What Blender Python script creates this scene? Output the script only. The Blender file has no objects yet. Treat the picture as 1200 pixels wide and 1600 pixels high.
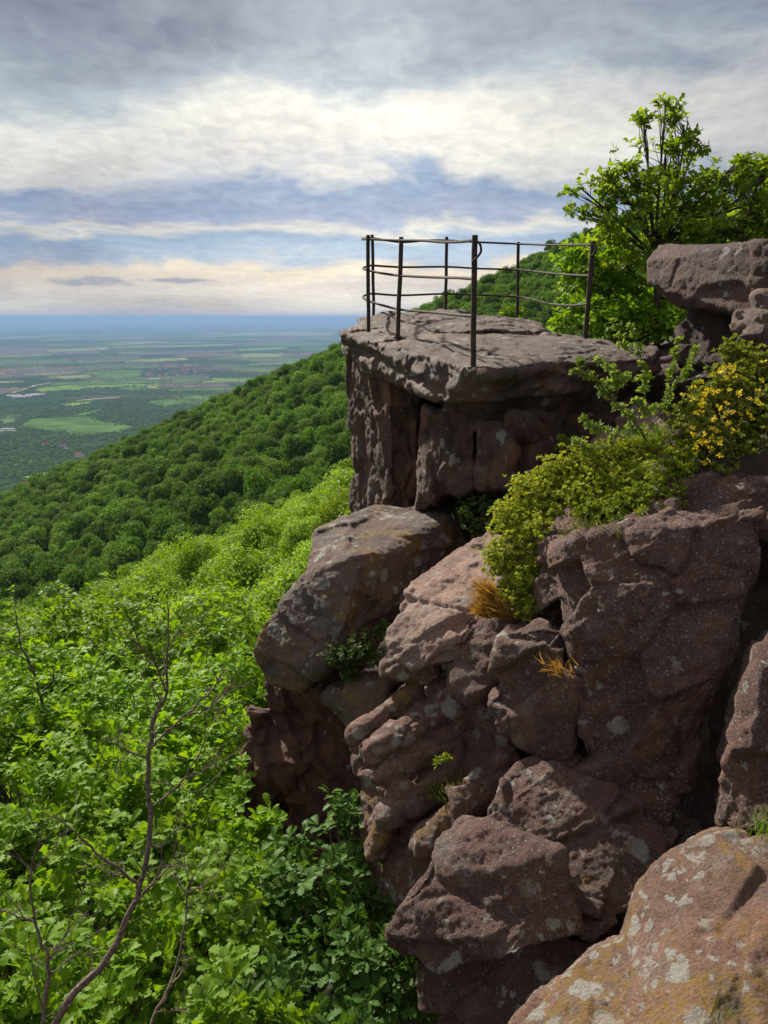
import bpy, bmesh, math, random
import numpy as np
from mathutils import Vector

S = bpy.context.scene
COL = S.collection
FPX = 1256.0
TH = math.radians(13.6)
CT, ST = math.cos(TH), math.sin(TH)
rng = np.random.default_rng(11)


# ------------------------------------------------------------------ helpers
def P(px, py, Y):
    """point on the line of sight of photograph pixel (px,py) at forward distance Y metres"""
    u, v = (px - 600) / FPX, -(py - 800) / FPX
    d = np.array([u, CT + v * ST, -ST + v * CT])
    return d * (Y / d[1])


def PZ(px, py, z):
    u, v = (px - 600) / FPX, -(py - 800) / FPX
    d = np.array([u, CT + v * ST, -ST + v * CT])
    return d * (z / d[2])


def to_px(p):
    p = np.atleast_2d(p)
    f = p[:, 1] * CT - p[:, 2] * ST
    u = p[:, 1] * ST + p[:, 2] * CT
    return 600 + FPX * p[:, 0] / f, 800 - FPX * u / f, f


def tag(o, label=None, cat=None, group=None, kind=None):
    if label: o['label'] = label
    if cat: o['category'] = cat
    if group: o['group'] = group
    if kind: o['kind'] = kind
    return o


def empty(name, loc):
    o = bpy.data.objects.new(name, None)
    o.empty_display_size = 0.2
    o.location = [float(a) for a in loc]
    COL.objects.link(o)
    return o


def link(name, me, mats=None, parent=None, loc=None):
    o = bpy.data.objects.new(name, me)
    COL.objects.link(o)
    if mats is not None:
        for m in (mats if isinstance(mats, (list, tuple)) else [mats]):
            me.materials.append(m)
    if parent is not None: o.parent = parent
    if loc is not None: o.location = [float(a) for a in loc]
    return o


def mesh_np(name, V, faces, smooth=False, mat_index=None):
    """faces: list of (n,k) index arrays"""
    me = bpy.data.meshes.new(name)
    V = np.asarray(V, dtype=np.float32)
    me.vertices.add(len(V))
    me.vertices.foreach_set('co', V.ravel())
    loops = np.concatenate([f.ravel() for f in faces]).astype(np.int32)
    sizes = np.concatenate([np.full(len(f), f.shape[1], dtype=np.int32) for f in faces])
    me.loops.add(len(loops))
    me.loops.foreach_set('vertex_index', loops)
    me.polygons.add(len(sizes))
    starts = np.concatenate([[0], np.cumsum(sizes)[:-1]]).astype(np.int32)
    me.polygons.foreach_set('loop_start', starts)
    me.polygons.foreach_set('loop_total', sizes)
    if mat_index is not None:
        me.polygons.foreach_set('material_index', np.asarray(mat_index, dtype=np.int32))
    me.polygons.foreach_set('use_smooth', np.full(len(sizes), smooth, dtype=bool))
    me.update(calc_edges=True)
    me.validate()
    return me


class MB:
    """collects tubes and shapes into one mesh"""
    def __init__(self):
        self.V, self.F3, self.F4, self.n = [], [], [], 0

    def add(self, V, F):
        V = np.asarray(V, float)
        F = np.asarray(F, int) + self.n
        self.V.append(V); self.n += len(V)
        (self.F3 if F.shape[1] == 3 else self.F4).append(F)

    def tube(self, pts, radii, sides=6, cap=True):
        pts = np.asarray(pts, float)
        n = len(pts)
        radii = np.broadcast_to(np.asarray(radii, float), (n,))
        t = np.gradient(pts, axis=0)
        t /= np.linalg.norm(t, axis=1)[:, None] + 1e-9
        ref = np.array([0.31, 0.17, 0.93])
        if abs(t.mean(0) @ ref) > 0.9: ref = np.array([1.0, 0.1, 0.0])
        a = np.cross(t, ref); a /= np.linalg.norm(a, axis=1)[:, None] + 1e-9
        b = np.cross(t, a)
        ang = np.linspace(0, 2 * math.pi, sides, endpoint=False)
        V = pts[:, None] + radii[:, None, None] * (np.cos(ang)[None, :, None] * a[:, None] + np.sin(ang)[None, :, None] * b[:, None])
        i = np.arange(n - 1)[:, None] * sides; j = np.arange(sides)[None]; k = (j + 1) % sides
        F = np.stack([i + j, i + k, i + k + sides, i + j + sides], -1).reshape(-1, 4)
        base = self.n
        self.add(V.reshape(-1, 3), F)
        if cap:
            for e, c in ((0, pts[0]), (n - 1, pts[-1])):
                idx = e * sides + np.arange(sides)
                self.add(np.vstack([V.reshape(-1, 3)[idx], c]), np.stack([np.arange(sides), (np.arange(sides) + 1) % sides, np.full(sides, sides)], -1))

    def mesh(self, name, smooth=True):
        fs = []
        if self.F4: fs.append(np.vstack(self.F4))
        if self.F3: fs.append(np.vstack(self.F3))
        return mesh_np(name, np.vstack(self.V), fs, smooth)


def smooth_path(pts, n=6):
    """Catmull-Rom through pts"""
    p = np.asarray(pts, float)
    p = np.vstack([2 * p[0] - p[1], p, 2 * p[-1] - p[-2]])
    out = []
    for i in range(1, len(p) - 2):
        for t in np.linspace(0, 1, n, endpoint=False):
            a, b, c, d = p[i - 1:i + 3]
            out.append(0.5 * (2 * b + (c - a) * t + (2 * a - 5 * b + 4 * c - d) * t * t + (3 * b - a - 3 * c + d) * t ** 3))
    out.append(p[-2])
    return np.array(out)


# ------------------------------------------------------------------ numpy noise
def _h(ix, iy, iz, seed):
    h = (ix.astype(np.int64) * 374761393 + iy.astype(np.int64) * 668265263 + iz.astype(np.int64) * 2147483647 + seed * 974711) & 0xFFFFFFFF
    h = ((h ^ (h >> 13)) * 1274126177) & 0xFFFFFFFF
    h = ((h ^ (h >> 16)) * 2246822519) & 0xFFFFFFFF
    return h ^ (h >> 15)


_G = rng.normal(size=(256, 3)); _G /= np.linalg.norm(_G, axis=1)[:, None]


def perlin(p, seed=0):
    i = np.floor(p).astype(np.int64); f = p - i
    w = f * f * f * (f * (f * 6 - 15) + 10)
    out = 0
    for dx in (0, 1):
        for dy in (0, 1):
            for dz in (0, 1):
                g = _G[_h(i[:, 0] + dx, i[:, 1] + dy, i[:, 2] + dz, seed) & 255]
                d = ((f - (dx, dy, dz)) * g).sum(1)
                ww = (w[:, 0] if dx else 1 - w[:, 0]) * (w[:, 1] if dy else 1 - w[:, 1]) * (w[:, 2] if dz else 1 - w[:, 2])
                out = out + ww * d
    return out


def fbm(p, oct=4, seed=0, gain=0.5):
    a, s, out = 1.0, 1.0, 0
    for k in range(oct):
        out = out + a * perlin(p * s + 17.3 * k, seed + k)
        a *= gain; s *= 2.03
    return out


def voro(p, seed=0):
    i = np.floor(p).astype(np.int64)
    F1 = np.full(len(p), 9e9); F2 = F1.copy()
    c1 = np.zeros_like(p); id1 = np.zeros(len(p), np.int64)
    for dx in (-1, 0, 1):
        for dy in (-1, 0, 1):
            for dz in (-1, 0, 1):
                c = i + (dx, dy, dz)
                h = _h(c[:, 0], c[:, 1], c[:, 2], seed)
                o = np.stack([(h & 1023), (h >> 10) & 1023, (h >> 20) & 1023], -1) / 1023.0
                q = c + o
                d = np.sqrt(((p - q) ** 2).sum(1))
                m = d < F1
                F2 = np.where(m, F1, np.minimum(F2, d))
                c1[m] = q[m]; id1[m] = h[m]
                F1 = np.where(m, d, F1)
    return F1, F2, c1, id1


# ------------------------------------------------------------------ material helpers
def nd(nt, typ, ins=None, **props):
    n = nt.nodes.new(typ)
    for k, v in props.items(): setattr(n, k, v)
    for k, v in (ins or {}).items():
        s = n.inputs[k]
        if isinstance(v, bpy.types.NodeSocket): nt.links.new(v, s)
        else: s.default_value = v
    return n


def new_mat(name):
    m = bpy.data.materials.new(name)
    m.use_nodes = True
    nt = m.node_tree
    nt.nodes.clear()
    out = nt.nodes.new('ShaderNodeOutputMaterial')
    return m, nt, out


def c4(c): return (c[0], c[1], c[2], 1.0)


def mixc(nt, f, a, b, blend='MIX'):
    n = nd(nt, 'ShaderNodeMix', data_type='RGBA', blend_type=blend)
    for i, v in ((0, f), (6, a), (7, b)):
        if isinstance(v, bpy.types.NodeSocket): nt.links.new(v, n.inputs[i])
        else: n.inputs[i].default_value = v if i == 0 else c4(v)
    return n.outputs[2]


def mth(nt, op, a, b=0.0, c=None, clamp=False):
    n = nd(nt, 'ShaderNodeMath', operation=op, use_clamp=clamp)
    for i, v in enumerate((a, b) if c is None else (a, b, c)):
        if isinstance(v, bpy.types.NodeSocket): nt.links.new(v, n.inputs[i])
        else: n.inputs[i].default_value = v
    return n.outputs[0]


def step(nt, v, lo, hi, a=0.0, b=1.0):
    n = nd(nt, 'ShaderNodeMapRange', {'Value': v, 'From Min': lo, 'From Max': hi, 'To Min': a, 'To Max': b}, interpolation_type='SMOOTHSTEP')
    return n.outputs[0]


def noise(nt, vec, scale, detail=4, rough=0.55, dist=0.0, out=0):
    return nd(nt, 'ShaderNodeTexNoise', {'Vector': vec, 'Scale': scale, 'Detail': detail, 'Roughness': rough, 'Distortion': dist}).outputs[out]


def shift(nt, vec, off):
    return nd(nt, 'ShaderNodeVectorMath', {0: vec, 1: off}, operation='ADD').outputs[0]


def rock_mat(name, dark=(0.050, 0.034, 0.031), mid=(0.125, 0.076, 0.064), warm=(0.20, 0.095, 0.055), warm_amt=0.25,
             pebble=0.6, lichen=0.35, yellow=0.15, veil=0.4, seed=0, bump=1.0, r0=0.62, r1=0.95):
    dark = (dark[0] * 1.45, dark[1] * 1.36, dark[2] * 1.36); mid = (mid[0] * 1.42, mid[1] * 1.33, mid[2] * 1.29)
    m, nt, out = new_mat(name)
    co = nd(nt, 'ShaderNodeTexCoord').outputs['Object']
    v = shift(nt, co, (seed * 3.7, seed * 1.3, seed * 2.1))
    # colour of the stone itself
    n1 = noise(nt, v, 1.7, 6, 0.6)
    n2 = noise(nt, v, 9.0, 9, 0.72)
    n3 = noise(nt, v, 70.0, 6, 0.75)
    f = mth(nt, 'ADD', mth(nt, 'MULTIPLY', n1, 0.5), mth(nt, 'MULTIPLY', n2, 0.5))
    col = mixc(nt, step(nt, f, 0.36, 0.64), dark, mid)
    wm = step(nt, noise(nt, shift(nt, v, (9, 2, 5)), 2.3, 4, 0.6), 0.62 - 0.22 * warm_amt, 0.78 - 0.22 * warm_amt)
    col = mixc(nt, mth(nt, 'MULTIPLY', wm, 0.75), col, warm)
    # grey weathered veil
    gv = step(nt, noise(nt, shift(nt, v, (3, 8, 1)), 3.1, 7, 0.68), 0.60 - 0.25 * veil, 0.80 - 0.2 * veil)
    col = mixc(nt, mth(nt, 'MULTIPLY', gv, 0.7), col, (0.20, 0.17, 0.155))
    # grain
    col = mixc(nt, 1.0, col, mixc(nt, step(nt, n3, 0.3, 0.7), (0.55, 0.55, 0.55), (1.35, 1.33, 1.3)), 'MULTIPLY')
    # pebbles of the conglomerate: small pale grains, clustered
    vw = nd(nt, 'ShaderNodeVectorMath', {0: v, 1: nd(nt, 'ShaderNodeVectorMath', {0: noise(nt, v, 30.0, 2, 0.5, out=1), 3: 0.02}, operation='SCALE').outputs[0]}, operation='ADD').outputs[0]
    vo = nd(nt, 'ShaderNodeTexVoronoi', {'Vector': vw, 'Scale': 58.0, 'Randomness': 1.0})
    rndc = nd(nt, 'ShaderNodeSeparateColor', {0: vo.outputs['Color']}).outputs[0]
    size = step(nt, rndc, 1.0 - 1.0 * pebble, 1.0 - 0.25 * pebble, 0.0, 0.47)
    peb = step(nt, mth(nt, 'SUBTRACT', size, vo.outputs['Distance']), 0.0, 0.10)
    pcl = step(nt, noise(nt, shift(nt, v, (1, 5, 9)), 2.6, 5, 0.65), 0.56 - 0.28 * pebble, 0.80 - 0.26 * pebble)
    peb = mth(nt, 'MULTIPLY', peb, pcl)
    rnd2 = nd(nt, 'ShaderNodeSeparateColor', {0: vo.outputs['Color']}).outputs[1]
    col = mixc(nt, mth(nt, 'MULTIPLY', peb, 0.85), col, mixc(nt, rnd2, (0.13, 0.105, 0.095), (0.36, 0.33, 0.295)))
    vf = nd(nt, 'ShaderNodeTexVoronoi', {'Vector': vw, 'Scale': 125.0, 'Randomness': 1.0})
    rf_ = nd(nt, 'ShaderNodeSeparateColor', {0: vf.outputs['Color']}).outputs
    szf = step(nt, rf_[0], 1.0 - 1.0 * pebble, 1.0, 0.0, 0.5)
    pf = mth(nt, 'MULTIPLY', step(nt, mth(nt, 'SUBTRACT', szf, vf.outputs['Distance']), 0.0, 0.12), step(nt, noise(nt, shift(nt, v, (6, 2, 7)), 4.0, 5, 0.65), 0.36, 0.62))
    col = mixc(nt, mth(nt, 'MULTIPLY', pf, 0.7), col, mixc(nt, rf_[1], (0.07, 0.052, 0.047), (0.24, 0.21, 0.19)))
    # mustard lichen
    ym = step(nt, noise(nt, shift(nt, v, (7, 1, 4)), 2.4, 6, 0.62, 0.3), 0.66 - 0.22 * yellow, 0.74 - 0.18 * yellow)
    yb = step(nt, noise(nt, v, 28.0, 5, 0.7), 0.38, 0.6)
    col = mixc(nt, mth(nt, 'MULTIPLY', mth(nt, 'MULTIPLY', ym, yb), 0.85), col, mixc(nt, n2, (0.16, 0.085, 0.012), (0.36, 0.22, 0.035)))
    # round grey lichen rosettes of two sizes
    pts = []
    for sc, th, so in ((7.0, 0.5, 2.0), (17.0, 0.5, 5.0)):
        v2 = shift(nt, v, (so, so * 2, so * 3))
        v2 = nd(nt, 'ShaderNodeVectorMath', {0: v2, 1: nd(nt, 'ShaderNodeVectorMath', {0: noise(nt, v2, 14.0, 7, 0.72, out=1), 3: 0.15}, operation='SCALE').outputs[0]}, operation='ADD').outputs[0]
        lv = nd(nt, 'ShaderNodeTexVoronoi', {'Vector': v2, 'Scale': sc, 'Randomness': 1.0})
        r = nd(nt, 'ShaderNodeSeparateColor', {0: lv.outputs['Color']}).outputs[2]
        sz = step(nt, r, 1.0 - lichen, 1.0, 0.0, th)
        msk = step(nt, mth(nt, 'SUBTRACT', sz, lv.outputs['Distance']), 0.0, 0.05)
        pts.append(msk)
    lm = mth(nt, 'MAXIMUM', pts[0], pts[1])
    lcl = step(nt, noise(nt, shift(nt, v, (4, 4, 2)), 1.9, 3, 0.55), 0.38, 0.56)
    lm = mth(nt, 'MULTIPLY', mth(nt, 'MULTIPLY', lm, lcl), step(nt, noise(nt, v, 45.0, 7, 0.75), 0.34, 0.48))
    col = mixc(nt, mth(nt, 'MULTIPLY', lm, 0.9), col, mixc(nt, n2, (0.24, 0.23, 0.21), (0.47, 0.46, 0.41)))
    # relief
    hgt = mth(nt, 'ADD', mth(nt, 'MULTIPLY', n2, 0.42), mth(nt, 'MULTIPLY', n3, 0.72))
    hgt = mth(nt, 'ADD', hgt, mth(nt, 'MULTIPLY', noise(nt, v, 210.0, 4, 0.7), 0.16))
    hgt = mth(nt, 'ADD', hgt, mth(nt, 'MULTIPLY', peb, 0.30))
    hgt = mth(nt, 'ADD', hgt, mth(nt, 'MULTIPLY', lm, 0.05))
    b = nd(nt, 'ShaderNodeBump', {'Height': hgt, 'Strength': 0.95 * bump, 'Distance': 0.045})
    rgh = step(nt, n3, 0.2, 0.8, r0, r1)
    pb = nd(nt, 'ShaderNodeBsdfPrincipled', {'Base Color': col, 'Roughness': rgh, 'Specular IOR Level': 0.35, 'Normal': b.outputs[0]})
    nt.links.new(pb.outputs[0], out.inputs[0])
    return m


def leaf_mat(name, c1, c2, tr=0.45, tcol=None, rough=0.5, objvar=0.25, spec=0.12):
    m, nt, out = new_mat(name)
    g = nd(nt, 'ShaderNodeNewGeometry')
    r = g.outputs['Random Per Island']
    oi = nd(nt, 'ShaderNodeObjectInfo').outputs['Random']
    col = mixc(nt, r, c1, c2)
    k = mth(nt, 'ADD', 1.0 - objvar, mth(nt, 'MULTIPLY', oi, 2 * objvar))
    col = mixc(nt, 1.0, col, nd(nt, 'ShaderNodeCombineColor', {0: mth(nt, 'ADD', mth(nt, 'MULTIPLY', k, 0.8), 0.15), 1: k, 2: k}).outputs[0], 'MULTIPLY')
    tc = tcol or (1.25, 1.15, 0.45)
    t = mixc(nt, 1.0, col, tc, 'MULTIPLY')
    pb = nd(nt, 'ShaderNodeBsdfPrincipled', {'Base Color': col, 'Roughness': rough, 'Specular IOR Level': spec})
    tb = nd(nt, 'ShaderNodeBsdfTranslucent', {'Color': t})
    mx = nd(nt, 'ShaderNodeMixShader', {0: tr, 1: pb.outputs[0], 2: tb.outputs[0]})
    nt.links.new(mx.outputs[0], out.inputs[0])
    return m


def bark_mat(name, a, b, scale=30.0):
    m, nt, out = new_mat(name)
    co = nd(nt, 'ShaderNodeTexCoord').outputs['Object']
    n = noise(nt, co, scale, 5, 0.65)
    col = mixc(nt, step(nt, n, 0.35, 0.65), a, b)
    bp = nd(nt, 'ShaderNodeBump', {'Height': n, 'Strength': 0.6, 'Distance': 0.01})
    pb = nd(nt, 'ShaderNodeBsdfPrincipled', {'Base Color': col, 'Roughness': 0.85, 'Normal': bp.outputs[0]})
    nt.links.new(pb.outputs[0], out.inputs[0])
    return m


def flat_mat(name, c, rough=0.8, var=0.25, scale=6.0, metal=0.0, spec=0.4):
    m, nt, out = new_mat(name)
    co = nd(nt, 'ShaderNodeTexCoord').outputs['Object']
    n = noise(nt, co, scale, 5, 0.6)
    col = mixc(nt, step(nt, n, 0.3, 0.7), [x * (1 - var) for x in c], [min(1, x * (1 + var)) for x in c])
    pb = nd(nt, 'ShaderNodeBsdfPrincipled', {'Base Color': col, 'Roughness': rough, 'Metallic': metal, 'Specular IOR Level': spec})
    nt.links.new(pb.outputs[0], out.inputs[0])
    return m


# ------------------------------------------------------------------ leaf meshes
def tmpl_diamond():
    V = np.array([[0, 0, 0], [0.36, 0.52, 0.10], [0, 1, -0.05], [-0.36, 0.52, 0.10]])
    return V, [np.array([[0, 1, 2], [0, 2, 3]])]


def tmpl_oak(full=True):
    if full:
        ys = np.array([0.0, 0.12, 0.24, 0.34, 0.47, 0.56, 0.69, 0.78, 0.89, 1.0])
        xs = np.array([0.012, 0.05, 0.19, 0.10, 0.29, 0.15, 0.33, 0.19, 0.20, 0.015])
        yo = ys + np.array([0, 0.02, 0.06, 0, 0.07, 0, 0.07, 0.0, 0.04, 0.0])
    else:
        ys = np.array([0.0, 0.25, 0.42, 0.62, 0.78, 1.0])
        xs = np.array([0.015, 0.20, 0.12, 0.33, 0.18, 0.05])
        yo = ys + np.array([0, 0.05, 0, 0.07, 0, 0])
    zc = lambda y: 0.22 * y - 0.34 * y * y
    n = len(ys)
    mid = np.stack([0 * ys, ys, zc(ys)], -1)
    L = np.stack([xs, yo, zc(yo) + 0.22 * xs], -1)
    R = L * (-1, 1, 1)
    V = np.vstack([mid, L, R])
    i = np.arange(n - 1)
    F = np.vstack([np.stack([i, n + i, n + i + 1, i + 1], -1), np.stack([i, i + 1, 2 * n + i + 1, 2 * n + i], -1)])
    return V, [F]


def tmpl_blade():
    V = np.array([[-0.035, 0, 0], [0.035, 0, 0], [0.028, 0.35, 0.05], [-0.028, 0.35, 0.05], [0.016, 0.7, 0.0], [-0.016, 0.7, 0.0], [0, 1, -0.16]])
    return V, [np.array([[0, 1, 2, 3], [3, 2, 4, 5]]), np.array([[5, 4, 6]])]


def inst(t, pos, nrm, dirn, size):
    """arrays of a template at pos, its normal near nrm, its length along dirn"""
    TV, TF = t
    nrm = nrm / (np.linalg.norm(nrm, axis=1)[:, None] + 1e-9)
    y = dirn - (dirn * nrm).sum(1)[:, None] * nrm
    y /= np.linalg.norm(y, axis=1)[:, None] + 1e-9
    x = np.cross(y, nrm)
    R = np.stack([x, y, nrm], 1)                        # rows are axes
    V = np.einsum('mk,nkj->nmj', TV, R) * np.asarray(size).reshape(-1, 1, 1) + pos[:, None]
    n, mlen = len(pos), len(TV)
    off = (np.arange(n) * mlen)[:, None, None]
    return V.reshape(-1, 3), [(f[None] + off).reshape(-1, f.shape[1]) for f in TF]


def merge(parts):
    Vs, groups, n = [], {}, 0
    for V, F in parts:
        for f in F: groups.setdefault(f.shape[1], []).append(f + n)
        Vs.append(V); n += len(V)
    return np.vstack(Vs), [np.vstack(g) for g in groups.values()]


def rand_dirs(n, r):
    d = r.normal(size=(n, 3))
    return d / np.linalg.norm(d, axis=1)[:, None]


def puff(center, rad, n, size, t, r, shell=0.35, up=0.35, jit=0.6, flat=0.8, low=0.45):
    """leaves spread through the outer part of a lobe, facing out and up"""
    d = rand_dirs(int(n * 1.6) + 4, r)
    d = d[d[:, 2] > -low - r.random(len(d)) * 0.4][:n]
    n = len(d)
    rr = (1 - shell * r.random(n) ** 1.5) * (1 + 0.12 * r.normal(size=n))
    pos = np.asarray(center) + d * rr[:, None] * np.asarray(rad) * np.array([1, 1, flat])
    nr = d + np.array([0, 0, up]) + jit * r.normal(size=(n, 3))
    return inst(t, pos, nr, rand_dirs(n, r) + d * 0.4 - np.array([0, 0, 0.3]), size * (0.65 + 0.7 * r.random(n)))


def rosettes(tips, axes, k, size, t, r, spread=1.15, twig=0.5):
    """k leaves around each twig tip"""
    n = len(tips)
    a = np.repeat(axes, k, 0); a = a / np.linalg.norm(a, axis=1)[:, None]
    p = np.repeat(tips, k, 0)
    ref = rand_dirs(n, r); ref = np.repeat(ref, k, 0)
    u = np.cross(a, ref); u /= np.linalg.norm(u, axis=1)[:, None] + 1e-9
    v = np.cross(a, u)
    ph = np.tile(np.arange(k) * 2.399, n) + r.normal(size=n * k) * 0.35
    out = np.cos(ph)[:, None] * u + np.sin(ph)[:, None] * v
    el = spread + 0.25 * r.normal(size=n * k)
    d = np.cos(el)[:, None] * a + np.sin(el)[:, None] * out
    nr = np.sin(el)[:, None] * a - np.cos(el)[:, None] * out + 0.25 * r.normal(size=(n * k, 3)) + np.array([0, 0, 0.35])
    s = size * (0.6 + 0.6 * r.random(n * k))
    pos = p - a * (r.random(n * k) * twig * size)[:, None] + d * 0.12 * size
    d = d - np.array([0, 0, 0.18])
    return inst(t, pos, nr, d, s)


# ------------------------------------------------------------------ camera, sun, sky
cam = bpy.data.cameras.new('camera')
cam.sensor_fit = 'VERTICAL'; cam.sensor_height = 36.0; cam.lens = 36.0 * FPX / 1600.0
cam.clip_start = 0.05; cam.clip_end = 250000
co_ = bpy.data.objects.new('camera', cam); COL.objects.link(co_)
co_.rotation_euler = (math.pi / 2 - TH, 0, 0)
S.camera = co_

SUN_AZ, SUN_EL = math.radians(-34), math.radians(36)      # azimuth from +Y, negative to the left
sd = Vector((math.sin(SUN_AZ) * math.cos(SUN_EL), math.cos(SUN_AZ) * math.cos(SUN_EL), math.sin(SUN_EL)))
sl = bpy.data.lights.new('sun', 'SUN'); sl.energy = 4.8; sl.angle = math.radians(1.5); sl.color = (1.0, 0.93, 0.80)
so = bpy.data.objects.new('sun', sl); COL.objects.link(so)
so.rotation_euler = sd.to_track_quat('Z', 'Y').to_euler()

W = bpy.data.worlds.new('World'); S.world = W; W.use_nodes = True
nt = W.node_tree; nt.nodes.clear()
wo = nt.nodes.new('ShaderNodeOutputWorld')
D = nd(nt, 'ShaderNodeTexCoord').outputs['Generated']
sep = nd(nt, 'ShaderNodeSeparateXYZ', {0: D})
dx, dy, dz = sep.outputs
sky = nd(nt, 'ShaderNodeTexSky', sky_type='NISHITA', sun_disc=False, sun_elevation=SUN_EL, sun_rotation=SUN_AZ, air_density=1.0, dust_density=2.0, ozone_density=1.5)
zz = mth(nt, 'ADD', mth(nt, 'MAXIMUM', dz, 0.0), 0.17)
q = nd(nt, 'ShaderNodeCombineXYZ', {0: mth(nt, 'DIVIDE', dx, zz), 1: mth(nt, 'DIVIDE', dy, zz), 2: 0.0}).outputs[0]
# the cloud deck is seen from below: same texture at every distance, hence streaks near the horizon
def stretch(v, s, o=(0, 0, 0)):
    return nd(nt, 'ShaderNodeMapping', {0: v, 1: o, 3: s}).outputs[0]
nA = noise(nt, stretch(q, (0.7, 0.8, 1), (2.2, 0.4, 0)), 1.3, 6, 0.5, 0.6)
nB = noise(nt, stretch(q, (1.5, 1.35, 1), (5.1, 3.0, 0)), 2.0, 6, 0.52, 0.5)
nC = noise(nt, stretch(q, (4.2, 3.4, 1), (1.1, 7.0, 0)), 4.0, 4, 0.5, 0.6)
nW = noise(nt, stretch(D, (3.2, 3.2, 9.0), (3.3, 1.0, 0.5)), 1.0, 6, 0.58, 0.6)
# elevation warped by the cloud texture: layers of the deck
e = mth(nt, 'ADD', dz, mth(nt, 'MULTIPLY', mth(nt, 'SUBTRACT', nW, 0.5), 0.14))
e = mth(nt, 'ADD', e, mth(nt, 'MULTIPLY', mth(nt, 'SUBTRACT', nB, 0.5), mth(nt, 'MULTIPLY', dz, 0.34)))
e = mth(nt, 'ADD', e, mth(nt, 'MULTIPLY', mth(nt, 'MAXIMUM', mth(nt, 'SUBTRACT', mth(nt, 'MULTIPLY', dx, -1.0), 0.10), 0.0), mth(nt, 'MULTIPLY', dz, 0.75)))
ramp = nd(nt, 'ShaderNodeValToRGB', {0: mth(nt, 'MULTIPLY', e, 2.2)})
cr = ramp.color_ramp
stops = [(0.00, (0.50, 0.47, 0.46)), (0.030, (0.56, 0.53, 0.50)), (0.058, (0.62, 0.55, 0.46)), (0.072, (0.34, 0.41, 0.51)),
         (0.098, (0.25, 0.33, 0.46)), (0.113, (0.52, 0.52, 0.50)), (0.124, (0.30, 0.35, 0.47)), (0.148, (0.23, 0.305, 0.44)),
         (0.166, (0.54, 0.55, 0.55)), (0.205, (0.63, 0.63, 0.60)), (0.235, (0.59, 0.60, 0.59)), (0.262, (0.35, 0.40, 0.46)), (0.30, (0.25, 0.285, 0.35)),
         (0.36, (0.23, 0.26, 0.32)), (0.45, (0.42, 0.43, 0.45)), (0.8, (0.44, 0.44, 0.45))]  # last two stops: unseen upper sky, brightened to add fill in the shade
while len(cr.elements) < len(stops): cr.elements.new(0.5)
for el, (p_, c_) in zip(cr.elements, stops):
    el.position = min(1, p_ * 2.2); el.color = c4(c_)
cl = ramp.outputs[0]
# broken small clouds: bright crests and dim gaps
con = mth(nt, 'ADD', mth(nt, 'MULTIPLY', mth(nt, 'SUBTRACT', nC, 0.5), mth(nt, 'MULTIPLY', step(nt, dz, 0.02, 0.2, 0.35, 0.5), 1.0)), mth(nt, 'MULTIPLY', mth(nt, 'SUBTRACT', nA, 0.5), 1.3))
k = mth(nt, 'MULTIPLY', mth(nt, 'ADD', 1.0, con), step(nt, dx, 0.12, 0.45, 1.0, 0.84))
cl = mixc(nt, 1.0, cl, nd(nt, 'ShaderNodeCombineColor', {0: k, 1: k, 2: mth(nt, 'ADD', mth(nt, 'MULTIPLY', k, 0.8), 0.2)}).outputs[0], 'MULTIPLY')
# the brighter part of the deck, towards the light behind it
g0 = P(560, 215, 1.0); g0 = g0 / np.linalg.norm(g0)
dot = nd(nt, 'ShaderNodeVectorMath', {0: D, 1: tuple(g0)}, operation='DOT_PRODUCT').outputs['Value']
glow = mth(nt, 'POWER', mth(nt, 'MAXIMUM', dot, 0.0), 34.0)
cl = mixc(nt, mth(nt, 'MULTIPLY', glow, 0.9), cl, mixc(nt, 1.0, cl, (1.75, 1.68, 1.52), 'MULTIPLY'))
# two small flat clouds low over the plain
for cx_, cy_, wx_, wy_ in ((142, 440, 0.046, 0.0060), (270, 438, 0.045, 0.0032)):
    cd = P(cx_, cy_, 1.0); cd = cd / np.linalg.norm(cd)
    ox = mth(nt, 'DIVIDE', mth(nt, 'SUBTRACT', dx, float(cd[0])), wx_)
    oz = mth(nt, 'DIVIDE', mth(nt, 'SUBTRACT', dz, float(cd[2])), wy_)
    rr_ = mth(nt, 'ADD', mth(nt, 'MULTIPLY', ox, ox), mth(nt, 'MULTIPLY', oz, oz))
    rr_ = mth(nt, 'ADD', rr_, mth(nt, 'MULTIPLY', mth(nt, 'SUBTRACT', noise(nt, stretch(D, (40, 40, 160)), 1.0, 6, 0.65), 0.5), 3.6))
    cl = mixc(nt, mth(nt, 'MULTIPLY', step(nt, rr_, 0.1, 1.3, 1.0, 0.0), 0.7), cl, (0.26, 0.31, 0.40))
bg1 = nd(nt, 'ShaderNodeBackground', {0: sky.outputs[0], 1: 0.09})
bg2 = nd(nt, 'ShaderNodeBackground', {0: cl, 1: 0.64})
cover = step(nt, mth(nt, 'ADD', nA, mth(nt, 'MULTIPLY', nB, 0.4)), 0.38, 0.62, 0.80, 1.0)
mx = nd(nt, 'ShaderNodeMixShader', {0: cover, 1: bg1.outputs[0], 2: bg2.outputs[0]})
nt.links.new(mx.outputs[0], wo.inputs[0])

S.view_settings.view_transform = 'Standard'; S.view_settings.look = 'None'
S.view_settings.exposure = 0.82; S.view_settings.gamma = 1.0
S.render.engine = 'CYCLES'
S.cycles.use_denoising = True
S.cycles.max_bounces = 6; S.cycles.diffuse_bounces = 3; S.cycles.transmission_bounces = 4
S.cycles.volume_bounces = 0
S.cycles.sample_clamp_indirect = 4.0

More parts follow.
